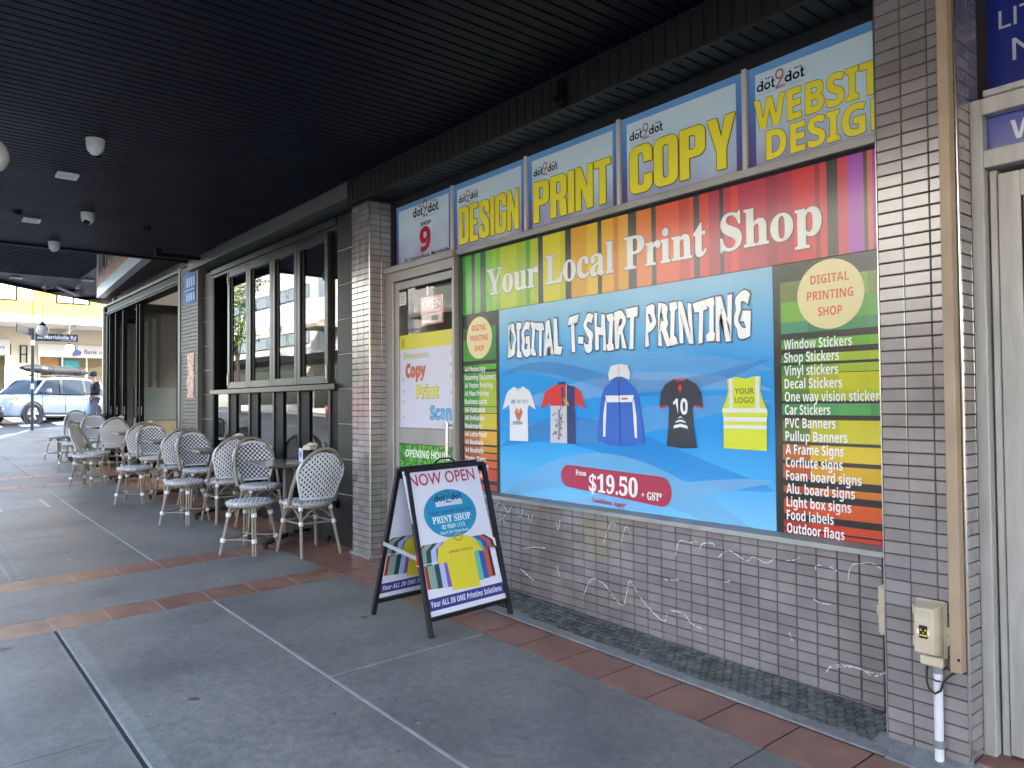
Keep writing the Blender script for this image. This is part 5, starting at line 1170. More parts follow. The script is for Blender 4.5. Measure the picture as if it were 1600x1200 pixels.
def base_parts(t, cx, rx, ry, legs, single, zs, zb):
    m = MB(W_SEAT); m.lathe([(0, .470), (.72, .471), (.94, .465), (1., .452), (.985, .438), (.91, .43), (0, .43)], (0, 0, 0), 32)
    m.v = [(cx+x*rx, y*ry, z) for x, y, z in m.v]
    s = m.build('seat', t); set_uv(s, lambda c: (c.x*2.2+atan2(c.y, c.x-cx)*(.6 if abs(c.z-.45) < .012 else 0), c.y*2.2+.5*(c.z < .46)))
    m = MB(M_CANE); m.tube([(cx+rx*.92*cos(a), ry*.92*sin(a), .425) for a in [2*pi*i/24 for i in range(24)]], .011, 6, closed=True); m.build('seat_ring', t)
    LG = []
    for top, foot in legs:
        T, F = Vector(top), Vector(foot); m = MB(M_CANE); sd = Vector((-T.y, T.x, 0)).normalized()*.0115
        if single: m.tube([T, F], [.0165, .015], 8)
        else:
            for k in (-1, 1): m.tube([T+sd*k, F+sd*k*.9], .0115, 7)
        o = m.build('leg', t)
        for z in zb:
            k = (T.z-z)/(T.z-F.z); c = T.lerp(F, k); d = (F-T).normalized(); b = MB(M_WRAP); b.tube([c-d*.017, c+d*.017], .021 if single else .0245, 10); b.build('binding', o)
        LG.append((T, F))
    m = MB(M_CANE); P = [T.lerp(F, (.43-zs)/.43) for T, F in LG]; a, b, c, d = P[0], P[2], P[3], P[1]; kk = 1. if single else .8
    for p, q in ((a, b), (c, d)): m.tube([p, Vector(((p.x+q.x)/2, (p.y+q.y)/2*kk, p.z)), q], .009, 6)
    for p, q in ((b, c), (d, a)): m.tube([p, Vector(((p.x+q.x)/2*kk, 0, p.z)), q], .009, 6)
    m.build('stretcher', t)
    m = MB(M_CANE); P = [T.lerp(F, .3 if single else .2) for T, F in LG]
    for p, q in ((P[0], P[2]), (P[2], P[3]), (P[3], P[1]), (P[1], P[0])):
        mid = (p+q)/2; mid.z = .418; m.tube([p, p.lerp(mid, .5)+Vector((0, 0, .02)), mid], .008, 6); m.tube([q, q.lerp(mid, .5)+Vector((0, 0, .02)), mid], .008, 6)
    m.build('brace', t)
def make_stool():
    t = thing('woven_stool', 'x', 'stool', (0, 0, 0), 'woven stools on the street side of the tables')
    base_parts(t, 0., .215, .205, [((.12, .115, .43), (.20, .17, 0)), ((.12, -.115, .43), (.20, -.17, 0)), ((-.12, .115, .43), (-.20, .17, 0)), ((-.12, -.115, .43), (-.20, -.17, 0))], False, .13, (.125, .345))
    return t
def make_chair():
    t = thing('bistro_chair', 'x', 'chair', (0, 0, 0), 'woven bistro chairs along the cafe front')
    base_parts(t, .03, .245, .215, [((.16, .14, .43), (.235, .19, 0)), ((.16, -.14, .43), (.235, -.19, 0)), ((-.13, .14, .43), (-.245, .185, 0)), ((-.13, -.14, .43), (-.245, -.185, 0))], True, .285, (.285, .41))
    # backrest panel, leaning and curved; two faces with their own weave
    def bx(z): return -.155-.125*(max(0, z-.46)/.44)**1.1
    nz, ny = 14, 10; rows = []
    for i in range(nz+1):
        z = .50+.395*i/nz; hw = .15+.062*min(1, i/7)
        if i > 8: hw = .212*sqrt(max(.0, 1-((i-8)/6.05)**2))+.004
        rows.append([(bx(z)-.035*(1-(2*j/ny-1)**2)*(hw/.212), (2*j/ny-1)*hw, z) for j in range(ny+1)])
    m = MB(W_FRONT, W_BACK); V = [p for r in rows for p in r]; F = [(i*(ny+1)+j, i*(ny+1)+j+1, (i+1)*(ny+1)+j+1, (i+1)*(ny+1)+j) for i in range(nz) for j in range(ny)]
    m.add([(x+.007, y, z) for x, y, z in V], F, W_FRONT, True); m.add([(x-.007, y, z) for x, y, z in V], [f[::-1] for f in F], W_BACK, True)
    o = m.build('backrest', t); set_uv(o, lambda c: (c.y*2.3+.5, c.z*2.3))
    edge = [r[0] for r in rows]+[r[-1] for r in rows[::-1]]
    m = MB(M_WRAP); m.tube(edge, .0125, 7); m.tube([rows[0][j] for j in range(ny+1)], .012, 6); m.build('panel_edge', t)
    m = MB(M_CANE)
    for s in (-1, 1): m.tube([(-.12, s*.135, .43), (-.15, s*.142, .47), (bx(.52), s*.155, .52)], .013, 7)
    for off, r in ((0, .0165), (.028, .014)):      # outer hoop of two canes sweeping from the seat sides
        pts = []
        for i in range(27):
            a = pi*i/26; s = max(0, sin(a))**.72; y = (.214+off*.2)*cos(a)*(1+.13*sin(a)); pts.append((-.05-(.262)*s**1.05-off*.75+.0, y, (.45+(.485+off*.15)*s)))
        m.tube(pts, r, 8)
    m.build('back_hoop', t)
    return t
ch0 = make_chair()
CH_ = [(-6.42, -.52, 182, 'chair on the print shop side of the nearest table, its dashed back to the viewer'), (-7.84, -.42, -4, 'chair behind the nearest table with lattice front facing the print shop'),
 (-8.53, -.54, 180, 'chair on the print shop side of the second table below the windows'), (-9.86, -.42, 3, 'lattice fronted chair beyond the second table'),
 (-10.53, -.54, 179, 'chair on the print shop side of the third table by the slate column'), (-11.85, -.45, -5, 'lattice fronted chair beyond the third table'),
 (-12.52, -.54, 183, 'chair on the print shop side of the fourth table, mostly hidden behind another hoop'), (-13.35, -1.0, 58, 'chair turned towards the wall, its leaning back seen obliquely from behind'),
 (-14.3, -.55, 184, 'chair with dashed back in front of the folded cafe doors'), (-15.85, -.5, -8, 'second last lattice fronted chair towards the street corner'), (-17.6, -.5, -6, 'last lattice fronted chair of the row nearest the street corner')]
for i, (x, y, a, l) in enumerate(CH_):
    o = ch0 if i == 0 else copy_tree(ch0)
    o.location = (x, y, H(x, y)+.004); o.rotation_euler = (0, 0, radians(a)); o['label'] = l
st0 = make_stool()
ST_ = [(-6.82, -.905, -52, 'backless woven stool in front of the nearest table'), (-8.745, -.916, -50, 'backless woven stool in front of the second table'), (-10.68, -.99, -30, 'backless woven stool in front of the third table'),
 (-12.85, -1.14, -40, 'backless woven stool standing before the obliquely turned chair'), (-15.25, -.92, -50, 'backless woven stool second from the street corner'), (-17.3, -.85, -45, 'backless woven stool at the street corner end of the row')]
for i, (x, y, a, l) in enumerate(ST_):
    o = st0 if i == 0 else copy_tree(st0)
    o.location = (x, y, H(x, y)+.004); o.rotation_euler = (0, 0, radians(a)); o['label'] = l
M_TOP = mat('dark_laminate_top', '#5d5347', .22, var=.2, vsc=6, spec=.6); M_IRON = mat('black_iron', '#1c1c1e', .45, .3)
def make_table():
    t = thing('cafe_table', 'x', 'table', (0, 0, 0), 'square cafe tables between the chairs')
    m = MB(M_TOP); m.cbox(-.56, .27, -.26, .37, .725, .75, .004); m.build('table_top', t)
    m = MB(mat('grey_column', '#4a4644', .45)); m.cbox(-.04, .04, -.04, .04, .05, .722, .006); m.build('column', t)
    m = MB(M_IRON); m.cbox(-.28, .2, -.2, .24, .715, .725, .002); m.build('top_plate', t)
    for k in range(4):
        d = Vector((cos(pi/4+k*pi/2), sin(pi/4+k*pi/2), 0)); s = Vector((-d.y, d.x, 0))*.022; m = MB(M_IRON)
        a = d*.03; b = d*.43
        m.hexa([a-s+Vector((0, 0, .045)), b-s+Vector((0, 0, .035)), b+s+Vector((0, 0, .035)), a+s+Vector((0, 0, .045)), a-s+Vector((0, 0, .09)), b-s+Vector((0, 0, .06)), b+s+Vector((0, 0, .06)), a+s+Vector((0, 0, .09))])
        m.tube([b*.95+Vector((0, 0, .045)), b*.95], .02, 10); m.build('foot', t, bevel=.003)
    return t
tb0 = make_table()
TB = [(-7.02, -.46, 'cafe table nearest the viewer, holding a napkin box and menu card'), (-9.04, -.46, 'second cafe table from the viewer below the folding windows'), (-11.03, -.46, 'third cafe table beside the slate column'), (-13.05, -.46, 'fourth cafe table by the notice pillar'), (-15.0, -.48, 'fifth cafe table before the folded doors'), (-16.75, -.46, 'last cafe table by the corner post')]
def disp():
    t = thing('napkin_box', 'x', 'napkin box', (0, 0, 0), 'black napkin boxes on the tables')
    m = MB(mat('black_plastic', '#121214', .35)); m.cbox(-.085, .085, -.065, .065, .001, .115, .008); m.build('box', t)
    m = MB(mat('napkin_paper', '#d8cdbd', .8)); 
    P = [(-.06, -.03), (.065, -.035), (.06, .04), (-.055, .03)]
    m.add([(x, y, .112) for x, y in P]+[(x*1.0+.02, y*1.3, .15+.012*i) for i, (x, y) in enumerate(P)], [(4, 5, 6, 7), (0, 1, 5, 4), (2, 3, 7, 6)]); m.build('napkin', t); return t
dp0 = disp()
NB = ['napkin box on the table nearest the viewer', 'napkin box on the second table', 'napkin box on the third table', 'napkin box on the fourth table', 'napkin box on the fifth table', 'napkin box on the last table']
for i, (x, y, l) in enumerate(TB):
    o = tb0 if i == 0 else copy_tree(tb0); o.location = (x, y, H(x, y)+.003); o['label'] = l; o.rotation_euler = (0, 0, -.09+random.uniform(-.03, .03))
    o = dp0 if i == 0 else copy_tree(dp0); o.location = (x-.02, y+.22, H(x, y)+.753); o['label'] = NB[i]; o.rotation_euler = (0, 0, random.uniform(-.3, .3))
mc = thing('menu_card', 'clear upright menu card with purple emblem on nearest table', 'menu card', (-6.99, -.34, H(-7, -.3)+.753))
z0 = H(-7, -.3)+.753; m = MB(film('#c2cadb')); m.box(-7.035, -6.945, -.345, -.340, z0, z0+.135); m.build('card', mc)
m = MB(film('#5a5aa8')); MP = Pl((0, -.345, z0), (1, 0, 0), (0, 0, 1), (0, -1, 0)); m.disc2(MP, -6.99, .07, .028, .036, 1); m.rect2(MP, -7.01, -6.97, .022, .028, 1); m.build('emblem', mc)
m = MB(M_ALU); m.cbox(-7.04, -6.94, -.37, -.315, z0-.0, z0+.008, .002); m.build('holder', mc)
# ================================================================== STREET SIGN, PERSON, CAR
zp = H(-27.3, -.11)
st = thing('street_sign', 'black street sign post reading Marrickville Rd on the corner', 'street sign', (-27.3, -.11, zp))
M_POST = mat('black_post', '#3b3d40', .4, .3)
m = MB(M_POST); m.cyl((-27.3, -.11, zp-.02), (-27.3, -.11, 3.80), .045, None, 14); m.lathe([(.047, 3.79), (.04, 3.83), (0, 3.84)], (-27.3, -.11, 0), 14); m.build('post', st)
m = MB(M_WHITEPAINT); m.cyl((-27.3, -.11, 3.30), (-27.3, -.11, 3.46), .05, None, 14); m.cyl((-27.3, -.11, 1.95), (-27.3, -.11, 2.12), .047, None, 14); m.build('band', st)
bp = Pl((-27.26, -.05, 3.44), Vector((-.05, 1, .012)).normalized(), (0, 0, 1), Vector((1, .05, 0)).normalized())
m = MB(mat('sign_black', '#33363c', .4)); m.prism([bp.p(0, 0), bp.p(1.17, 0), bp.p(1.17, .235), bp.p(0, .235)], (-.03, 0, 0)); b_ = m.build('blade', st)
m = MB(film('#e6e6e6')); m.text2(bp, 'Marrickville Rd', .25, .075, .115, .86, 'n', 1, off=.02); m.text2(bp, 'IW', .06, .07, .06, .13, 'b', 1); m.rect2(bp, .215, .222, .05, .18, 1); m.text2(bp, 'Marrickville', .70, .025, .028, .42, 'n', 1); m.build('lettering', b_)
bq = Pl((-27.3, -.16, 3.60), Vector((.90, -.42, .02)).normalized(), (0, 0, 1), Vector((.42, .90, 0)).normalized())
m = MB(mat('sign_black', '#33363c', .4)); m.prism([bq.p(0, 0), bq.p(1.1, 0), bq.p(1.1, .235), bq.p(0, .235)], (-.02, -.02, 0)); m.build('blade', st)

def skin(name, parent, mt, verts, edges, radii, sub=1, rootv=0):
    b = BASE.get(root(parent).name, Vector()); me = bpy.data.meshes.new(name)
    me.from_pydata([tuple(Vector(v)-b) for v in verts], edges, []); o = bpy.data.objects.new(name, me); COL.objects.link(o)
    md = o.modifiers.new('skin', 'SKIN'); md.use_smooth_shade = True
    me.skin_vertices[0].data.foreach_set('radius', [c for r in radii for c in (r if isinstance(r, tuple) else (r, r))])
    for i, s in enumerate(me.skin_vertices[0].data): s.use_root = (i == rootv)
    if sub: o.modifiers.new('sub', 'SUBSURF').levels = sub; o.modifiers['sub'].render_levels = sub
    dg = bpy.context.evaluated_depsgraph_get(); dg.update()
    nm = bpy.data.meshes.new_from_object(o.evaluated_get(dg)); bpy.data.objects.remove(o); nm.name = name
    nm.materials.clear(); nm.materials.append(mt)
    o = bpy.data.objects.new(name, nm); COL.objects.link(o); o.parent = parent; return o
PX, PYY = -28.4, 1.80; gz = H(PX, PYY)
pe = thing('person', 'person in dark beanie and black jacket holding a plastic bag', 'person', (PX, PYY, gz))
FD = Vector((.12, -.99, 0)).normalized(); SD = Vector((FD.y, -FD.x, 0))       # faces along the street, seen side on
def B(f, s, z): return Vector((PX, PYY, gz))+FD*f+SD*s+Vector((0, 0, z))
M_SKIN = mat('skin', '#b98a70', .5); M_JKT = mat('black_jacket', '#17181c', .8); M_JEAN = mat('grey_blue_trousers', '#5c6070', .85); M_BEAN = mat('dark_beanie', '#2a2d2c', .9)
V = [B(0, 0, .95), B(-.02, 0, 1.2), B(0, 0, 1.42), B(.02, 0, 1.52), B(.05, 0, 1.62), B(.06, 0, 1.72),
     B(-.01, .17, 1.40), B(-.05, .21, 1.12), B(.08, .20, .88), B(-.01, -.17, 1.40), B(-.02, -.22, 1.12), B(.24, -.16, 1.08),
     B(0, .09, .90), B(.02, .10, .48), B(-.02, .10, .06), B(.12, .11, .03), B(0, -.09, .90), B(.05, -.10, .48), B(.06, -.10, .06), B(.20, -.11, .03),
     B(.10, .20, .80), B(.32, -.13, 1.09), B(.13, 0, 1.635)]
E_ = [(0, 1), (1, 2), (2, 3), (3, 4), (4, 5), (2, 6), (6, 7), (7, 8), (2, 9), (9, 10), (10, 11), (0, 12), (12, 13), (13, 14), (14, 15), (0, 16), (16, 17), (17, 18), (18, 19), (8, 20), (11, 21), (4, 22)]
Rr = [.12, .13, .12, .055, .085, .07, .06, .045, .032, .06, .045, .032, .085, .06, .042, .035, .085, .06, .042, .035, .03, .03, .02]
skin('body', pe, M_SKIN, V, E_, Rr, 1)
JV = [B(0, 0, .88), B(-.02, 0, 1.15), B(0, 0, 1.40), B(.01, 0, 1.49), B(-.01, .18, 1.40), B(-.05, .22, 1.12), B(.07, .205, .92), B(-.01, -.18, 1.40), B(-.02, -.23, 1.12), B(.20, -.17, 1.08)]
skin('jacket', pe, M_JKT, JV, [(0, 1), (1, 2), (2, 3), (2, 4), (4, 5), (5, 6), (2, 7), (7, 8), (8, 9)], [(.165, .16), (.17, .16), .155, .075, .085, .07, .055, .085, .07, .055], 1)
skin('trousers', pe, M_JEAN, [B(0, 0, .93), B(0, .09, .86), B(.02, .10, .48), B(-.02, .10, .07), B(0, -.09, .86), B(.05, -.10, .48), B(.06, -.10, .07)], [(0, 1), (1, 2), (2, 3), (0, 4), (4, 5), (5, 6)], [.13, .11, .085, .07, .11, .085, .07], 1)
m = MB(M_BEAN); m.ball(B(.045, 0, 1.72), .108, 16, None, (1, 1, .95)); m.lathe([(.10, 0), (.112, .0), (.112, .06), (.10, .06)], B(.05, 0, 1.66), 16); m.build('beanie', pe)
m = MB(M_SKIN); m.ball(B(.145, .0, 1.625), .018, 8); m.ball(B(.04, .088, 1.62), .026, 8, None, (1, .5, 1.3)); m.ball(B(.04, -.088, 1.62), .026, 8, None, (1, .5, 1.3)); m.build('nose_and_ear', pe)
def hand(hp, dr):
    m = MB(M_SKIN); m.ball(hp, .035, 10, None, (1, .6, 1.2)); s = SD
    for k in range(4): o_ = hp+s*((k-1.5)*.016)+dr*.03; m.tube([o_, o_+dr*.035, o_+dr*.05+Vector((0, 0, -.03))], [.009, .0085, .007], 6)
    m.tube([hp+s*.03, hp+s*.045+dr*.025, hp+s*.03+dr*.05], [.011, .009, .008], 6); m.build('hand', pe)
hand(B(.105, .20, .765), Vector((0, 0, -1))); hand(B(.35, -.13, 1.09), FD)
m = MB(mat('shoe', '#2a2a2c', .6))
for s, f in ((.10, .05), (-.10, .13)): m.ball(B(f, s, .045), .05, 12, None, (1.0, 2.3, .9) if abs(FD.y) > .5 else (2.3, 1, .9))
m.build('shoe', pe)
bg_ = thing('plastic_bag', 'pale blue plastic carrier bag hanging from the hand of the person', 'bag', tuple(B(.10, .21, .40)))
q = NT('bag_plastic'); q.b.inputs['Base Color'].default_value = lin('#a9c3d6'); q.b.inputs['Roughness'].default_value = .3; q.b.inputs['Alpha'].default_value = .9
m = MB(q.m); m.lathe([(.0, .36), (.08, .37), (.13, .44), (.135, .54), (.10, .64), (.045, .72), (.02, .76)], B(.10, .21, 0), 14)
for i in range(len(m.v)): x = Vector(m.v[i]); n_ = random.uniform(-.012, .012); m.v[i] = (x.x+n_, x.y+n_*.7, x.z+n_)
m.build('bag_body', bg_); m = MB(q.m); m.tube([B(.07, .21, .70), B(.09, .21, .76), B(.12, .21, .76), B(.14, .21, .70)], .008, 6); m.build('bag_handle', bg_)

# ------------------------------------------------------------------ SUV, built along +x (front), y to its left
M_TYRE = mat('tyre', (.018, .018, .02, 1), .8); M_RIM = mat('alloy', '#b6b8bc', .3, .8); M_CARBLK = mat('car_black_plastic', (.02, .021, .024, 1), .5); M_CARGL = mat('car_glass', (.012, .015, .018, 1), .08, spec=.3)
def make_car(paint, label, roofbag):
    t = thing('parked_car' if not roofbag else 'white_suv', label, 'car', (0, 0, 0))
    # stations: x, half width at sill, half width at belt, z bottom, z belt(shoulder)
    ST = [(2.30, .55, .60, .38, .62), (2.24, .74, .78, .27, .80), (2.10, .82, .85, .23, .93), (1.7, .86, .885, .22, 1.00), (1.0, .875, .895, .22, 1.05), (.8, .875, .895, .22, 1.075), (0, .88, .90, .22, 1.08), (-1.0, .88, .90, .22, 1.10), (-1.9, .86, .885, .24, 1.10), (-2.22, .80, .84, .34, 1.04), (-2.30, .70, .76, .42, .95)]
    V = []; n = 12
    for x, ws, wb, zb, zt in ST:
        h = zt-zb; half = [(0, zb), (ws*.9, zb), (ws, zb+.12*h), (wb, zb+.55*h), (wb, zb+.78*h), (wb*.93, zt-.02), (wb*.72, zt+.012 if x > .8 else zt), (0, zt+.025)]
        V.append([(x, y, z) for y, z in half]+[(x, -y, z) for y, z in half[-2:0:-1]])
    k = len(V[0]); m = MB(paint); vs = [p for r in V for p in r]
    m.add(vs, [(i*k+j, i*k+(j+1) % k, (i+1)*k+(j+1) % k, (i+1)*k+j) for i in range(len(V)-1) for j in range(k)]+[tuple(range(k)), tuple(range((len(V)-1)*k, len(V)*k))[::-1]], None, True)
    o = m.build('body', t); md = o.modifiers.new('sub', 'SUBSURF'); md.levels = md.render_levels = 1
    # greenhouse: pillars and roof in paint, glazing inset
    top = [(.62, .60, 1.60), (-.2, .66, 1.68), (-1.1, .66, 1.68), (-1.85, .60, 1.62)]; bot = [(1.22, .76, 1.06), (0, .84, 1.08), (-1.1, .84, 1.10), (-2.16, .78, 1.08)]
    def L(tt, f, s): a = tt; return None
    def ring(f):
        r = []
        for (xt, wt, zt), (xb, wb, zb) in zip(top, bot): r.append((xb+(xt-xb)*f, wb+(wt-wb)*f, zb+(zt-zb)*f))
        return r
    m = MB(M_CARGL)
    lo, hi = ring(.0), ring(.94)
    def shell(mb, a, b, mt, sc=1.0):
        P = [(x, w*sc, z) for x, w, z in a]+[(x, -w*sc, z) for x, w, z in a[::-1]]; Q = [(x, w*sc, z) for x, w, z in b]+[(x, -w*sc, z) for x, w, z in b[::-1]]; nn = len(P)
        mb.add(P+Q, [(i, (i+1) % nn, nn+(i+1) % nn, nn+i) for i in range(nn)], mt)
    shell(m, lo, hi, None, .985); m.build('glasshouse', t)
    m = MB(paint); rf = ring(.93); r1 = ring(1.0)
    shell(m, rf, r1, None); c = [(x*.97-.01, w*.8, z+.035) for x, w, z in r1]; shell(m, r1, c, None)
    P = [(x, w, z) for x, w, z in c]; m.add(P+[(x, -w, z) for x, w, z in P], [(0, 1, 5, 4), (1, 2, 6, 5), (2, 3, 7, 6)], None, True); m.build('roof', t)
    def post(mb, i, j, u0, u1, wd, mt):          # slanted pillar on both sides
        for s in (1, -1):
            a = Vector((u0[0], s*u0[1], u0[2])); b = Vector((u1[0], s*u1[1], u1[2])); d = Vector((wd/2, 0, 0)); n_ = Vector((0, s*.012, 0))
            mb.hexa([a-d, a+d, a+d+n_, a-d+n_, b-d, b+d, b+d+n_, b-d+n_], mt)
    m = MB(paint); post(m, 0, 0, (1.20, .765, 1.06), (.63, .60, 1.58), .11, paint); post(m, 0, 0, (-2.1, .785, 1.08), (-1.83, .61, 1.60), .16, paint); m.build('pillar', t)
    m = MB(M_CARBLK); post(m, 0, 0, (.10, .833, 1.07), (.0, .652, 1.64), .12, M_CARBLK); post(m, 0, 0, (-.98, .835, 1.09), (-1.02, .657, 1.65), .12, M_CARBLK)
    for s in (1, -1): m.tube([(1.15, s*.80, 1.07), (0, s*.86, 1.085), (-2.1, s*.80, 1.105)], .012, 6)
    m.build('door_pillar', t)
    m = MB(M_CARBLK)
    for s in (1, -1): m.cbox(-1.0, .95, s*.885-.02, s*.885+.02, .24, .40, .01)
    m.cbox(2.15, 2.32, -.62, .62, .26, .42, .02); m.cbox(2.27, 2.335, -.35, .35, .62, .76, .01); m.cbox(-2.34, -2.2, -.7, .7, .3, .5, .02); m.build('trim', t)
    m = MB(M_RIM)
    for s in (1, -1): m.tube([(.92, s*.955, .30), (-.98, s*.955, .30)], .025, 8)
    m.build('side_step', t)
    for nm, xw in (('f', 1.34), ('r', -1.32)):
        for s in (1, -1):
            a = MB(M_CARBLK); a.lathe([(.0, s*.80), (.40, s*.80), (.43, s*.91), (.385, s*.915), (.36, s*.84)], (xw, 0, .365), 28, axis='y'); a.build('wheel_arch', t)
            y = s*.80; w_ = MB(M_TYRE); w_.lathe([(.22, y-s*.10), (.345, y-s*.10), (.365, y-s*.06), (.365, y+s*.06), (.345, y+s*.105), (.235, y+s*.105), (.225, y+s*.08)], (xw, 0, .365), 28, axis='y'); wo = w_.build('wheel', t)
            r = MB(M_RIM)
            r.lathe([(.235, y+s*.10), (.22, y+s*.06), (.235, y+s*.05)], (xw, 0, .365), 28, axis='y'); r.lathe([(0, y+s*.10), (.05, y+s*.10), (.055, y+s*.07)], (xw, 0, .365), 14, axis='y')
            for j in range(6):
                an = j*pi/3; e = Vector((cos(an), 0, sin(an))); f = Vector((-sin(an), 0, cos(an))); c0 = Vector((xw, y+s*.088, .365))
                r.hexa([c0+e*.04-f*.022, c0+e*.225-f*.03, c0+e*.225+f*.03, c0+e*.04+f*.022]+[p+Vector((0, -s*.03, 0)) for p in (c0+e*.04-f*.022, c0+e*.225-f*.03, c0+e*.225+f*.03, c0+e*.04+f*.022)])
            r.build('rim', wo); d = MB(M_CARBLK); d.lathe([(0, y+s*.03), (.22, y+s*.03)], (xw, 0, .365), 24, axis='y'); d.build('brake_disc', wo)
    for s in (1, -1):
        h = MB(mat('headlight_lens', '#c5ccd6', .1, spec=.7)); h.hexa([(2.28, s*.42, .66), (2.06, s*.86, .70), (2.02, s*.875, .84), (2.23, s*.42, .80), (2.295, s*.42, .67), (2.10, s*.875, .71), (2.04, s*.885, .86), (2.25, s*.42, .82)]); h.build('headlight', t)
        h = MB(mat('amber_lens', '#d98a5a', .2)); h.hexa([(2.10, s*.80, .83), (1.92, s*.895, .85), (1.86, s*.895, .92), (2.08, s*.80, .90), (2.11, s*.82, .84), (1.94, s*.905, .86), (1.88, s*.905, .93), (2.09, s*.82, .91)]); h.build('indicator', t)
        h = MB(M_RIM); h.lathe([(0, 2.30), (.05, 2.30), (.06, 2.27)], (0, s*.62, .50), 14, axis='x'); h.build('fog_light', t)
        h = MB(mat('red_lens', '#8a1a1c', .2)); h.cbox(-2.27, -2.1, s*.80-.06, s*.80+.06, .9, 1.25, .02); h.build('tail_light', t)
        h = MB(paint); h.cbox(.72, .86, s*.98-.11, s*.98+.08, 1.09, 1.25, .04); mo = h.build('mirror', t); h = MB(M_CARBLK); h.cbox(.76, .83, min(s*.83, s*.9), max(s*.83, s*.9), 1.08, 1.14, .01); h.build('mirror_arm', mo)
        for x in (.22, -.88): h = MB(paint); h.cbox(x-.10, x+.10, s*.905-.015, s*.905+.015, .90, .935, .008); h.build('door_handle', t)
        h = MB(M_CARBLK)
        for x in (.98, -.02, -1.02): h.box(x-.004, x+.004, s*.9-.006, s*.9+.004, .42, 1.06)
        h.build('door_seam', t)
    m = MB(mat('number_plate', '#d8d4b8', .4)); m.cbox(2.33, 2.345, -.18, .18, .47, .57, .004); m.build('number_plate', t)
    m = MB(M_CARBLK)
    for s in (1, -1): m.tube([(.45, s*.56, 1.70), (.3, s*.57, 1.76), (-1.4, s*.57, 1.77), (-1.6, s*.56, 1.70)], .02, 8)
    for x in (.1, -1.1): m.cbox(x-.03, x+.03, -.62, .62, 1.78, 1.81, .008)
    m.build('roof_rack', t)
    # wheel at the right side of the cabin and two seats seen through the glass
    m = MB(M_CARBLK); m.tube([(.55+.05*cos(a), -.36+.18*cos(a), 1.12+.17*sin(a)) for a in [2*pi*i/16 for i in range(16)]], .015, 6, closed=True); m.cbox(-.2, .0, -.6, -.2, .9, 1.5, .05); m.cbox(-.2, 0, .2, .6, .9, 1.5, .05); m.build('seat', t)
    return t
PAINT_W = mat('white_car_paint', '#848e9c', .25, coat=.6); PAINT_R = mat('red_car_paint', '#a02028', .25, coat=.6); PAINT_B = mat('blue_car_paint', '#2e4a78', .25, coat=.6)
car = make_car(PAINT_W, 'white SUV with a long black bag on its roof, turning at the corner', True)
f_, r_ = Vector((-33.0, .51, 0)), Vector((-34.7, 2.79, 0)); hd = (f_-r_).normalized(); cc = (f_+r_)/2-Vector((-hd.y, hd.x, 0))*.80
SCAR = 1.07
car.location = (cc.x, cc.y, .735-.0); car.rotation_euler = (0, -.02, atan2(hd.y, hd.x)); car.scale = (SCAR,)*3
rb = thing('roof_bag', 'long dark zipped bag strapped on the roof of the white SUV', 'roof bag', (0, 0, 0))
m = MB(mat('black_canvas', '#14151a', .75, var=.25, vsc=4)); pts = []; R = []
for i in range(13):
    x = 1.18-i*.235; pts.append((x, .18, 1.97+.02*sin(i*.9))); R.append([.06, .12, .155, .17, .17, .165, .17, .175, .17, .165, .16, .14, .08][i])
m.tube(pts, R, 14)
for i in range(len(m.v)): x = m.v[i]; m.v[i] = (x[0], .18+(x[1]-.18)*1.9, 1.97+(x[2]-1.97)*.95)
m.build('bag', rb); m = MB(M_CARBLK)
for x in (.1, -1.1): m.tube([(x, .18+.33*cos(a), 1.97+.172*sin(a)) for a in [2*pi*i/16 for i in range(16)]], .012, 6, closed=True)
m.build('strap', rb)
m = MB(film('#d5d8dc')); m.box(.42, .62, .50, .505, 1.98, 2.03); m.build('label_patch', rb)
rb.location = car.location; rb.rotation_euler = car.rotation_euler; rb.scale = car.scale
c2 = make_car(PAINT_R, 'red car parked at the far kerb across the road', False); c2.location = (-33.5, -14.6, H(-33, -14.6)+RZ); c2.rotation_euler = (0, 0, pi)
c3 = make_car(PAINT_B, 'blue car parked across the road near the cream building', False); c3.location = (-24, -14.7, H(-24, -14.6)+RZ); c3.rotation_euler = (0, 0, pi)
c4 = make_car(PAINT_W, 'white car parked across the road opposite the print shop', False); c4.location = (-15, -14.7, H(-15, -14.6)+RZ); c4.rotation_euler = (0, 0, pi)

# ================================================================== BANK BUILDING ACROSS THE SIDE ROAD
bk2 = thing('bank_building', 'yellow rendered bank building with white awning across the side road', 'building', (-45, 8, 1.0))
M_YEL = mat('yellow_render', '#94752c', .85, var=.06); M_GRP = mat('grey_render', '#a8a3a0', .85, var=.06); M_CREAM = mat('cream_shopfront', '#a79d8b', .7, var=.05); M_WSH = mat('white_shopfront', '#aeaca9', .6)
gb = 1.15
m = MB(M_YEL); m.box(-57, -45, -3.5, 22, 5.6, 10.5); m.build('upper_wall', bk2)
m = MB(M_YEL); m.box(-45, -44.9, 2.05, 2.6, 5.65, 10.5); m.build('pilaster', bk2)
m = MB(M_WSH); m.box(-57.2, -44.75, -3.7, 22.2, 10.5, 10.9); m.build('parapet', bk2)
m = MB(M_GRP); m.box(-45, -44.96, 1.45, 2.02, 6.80, 8.0); m.build('grey_panel', bk2)
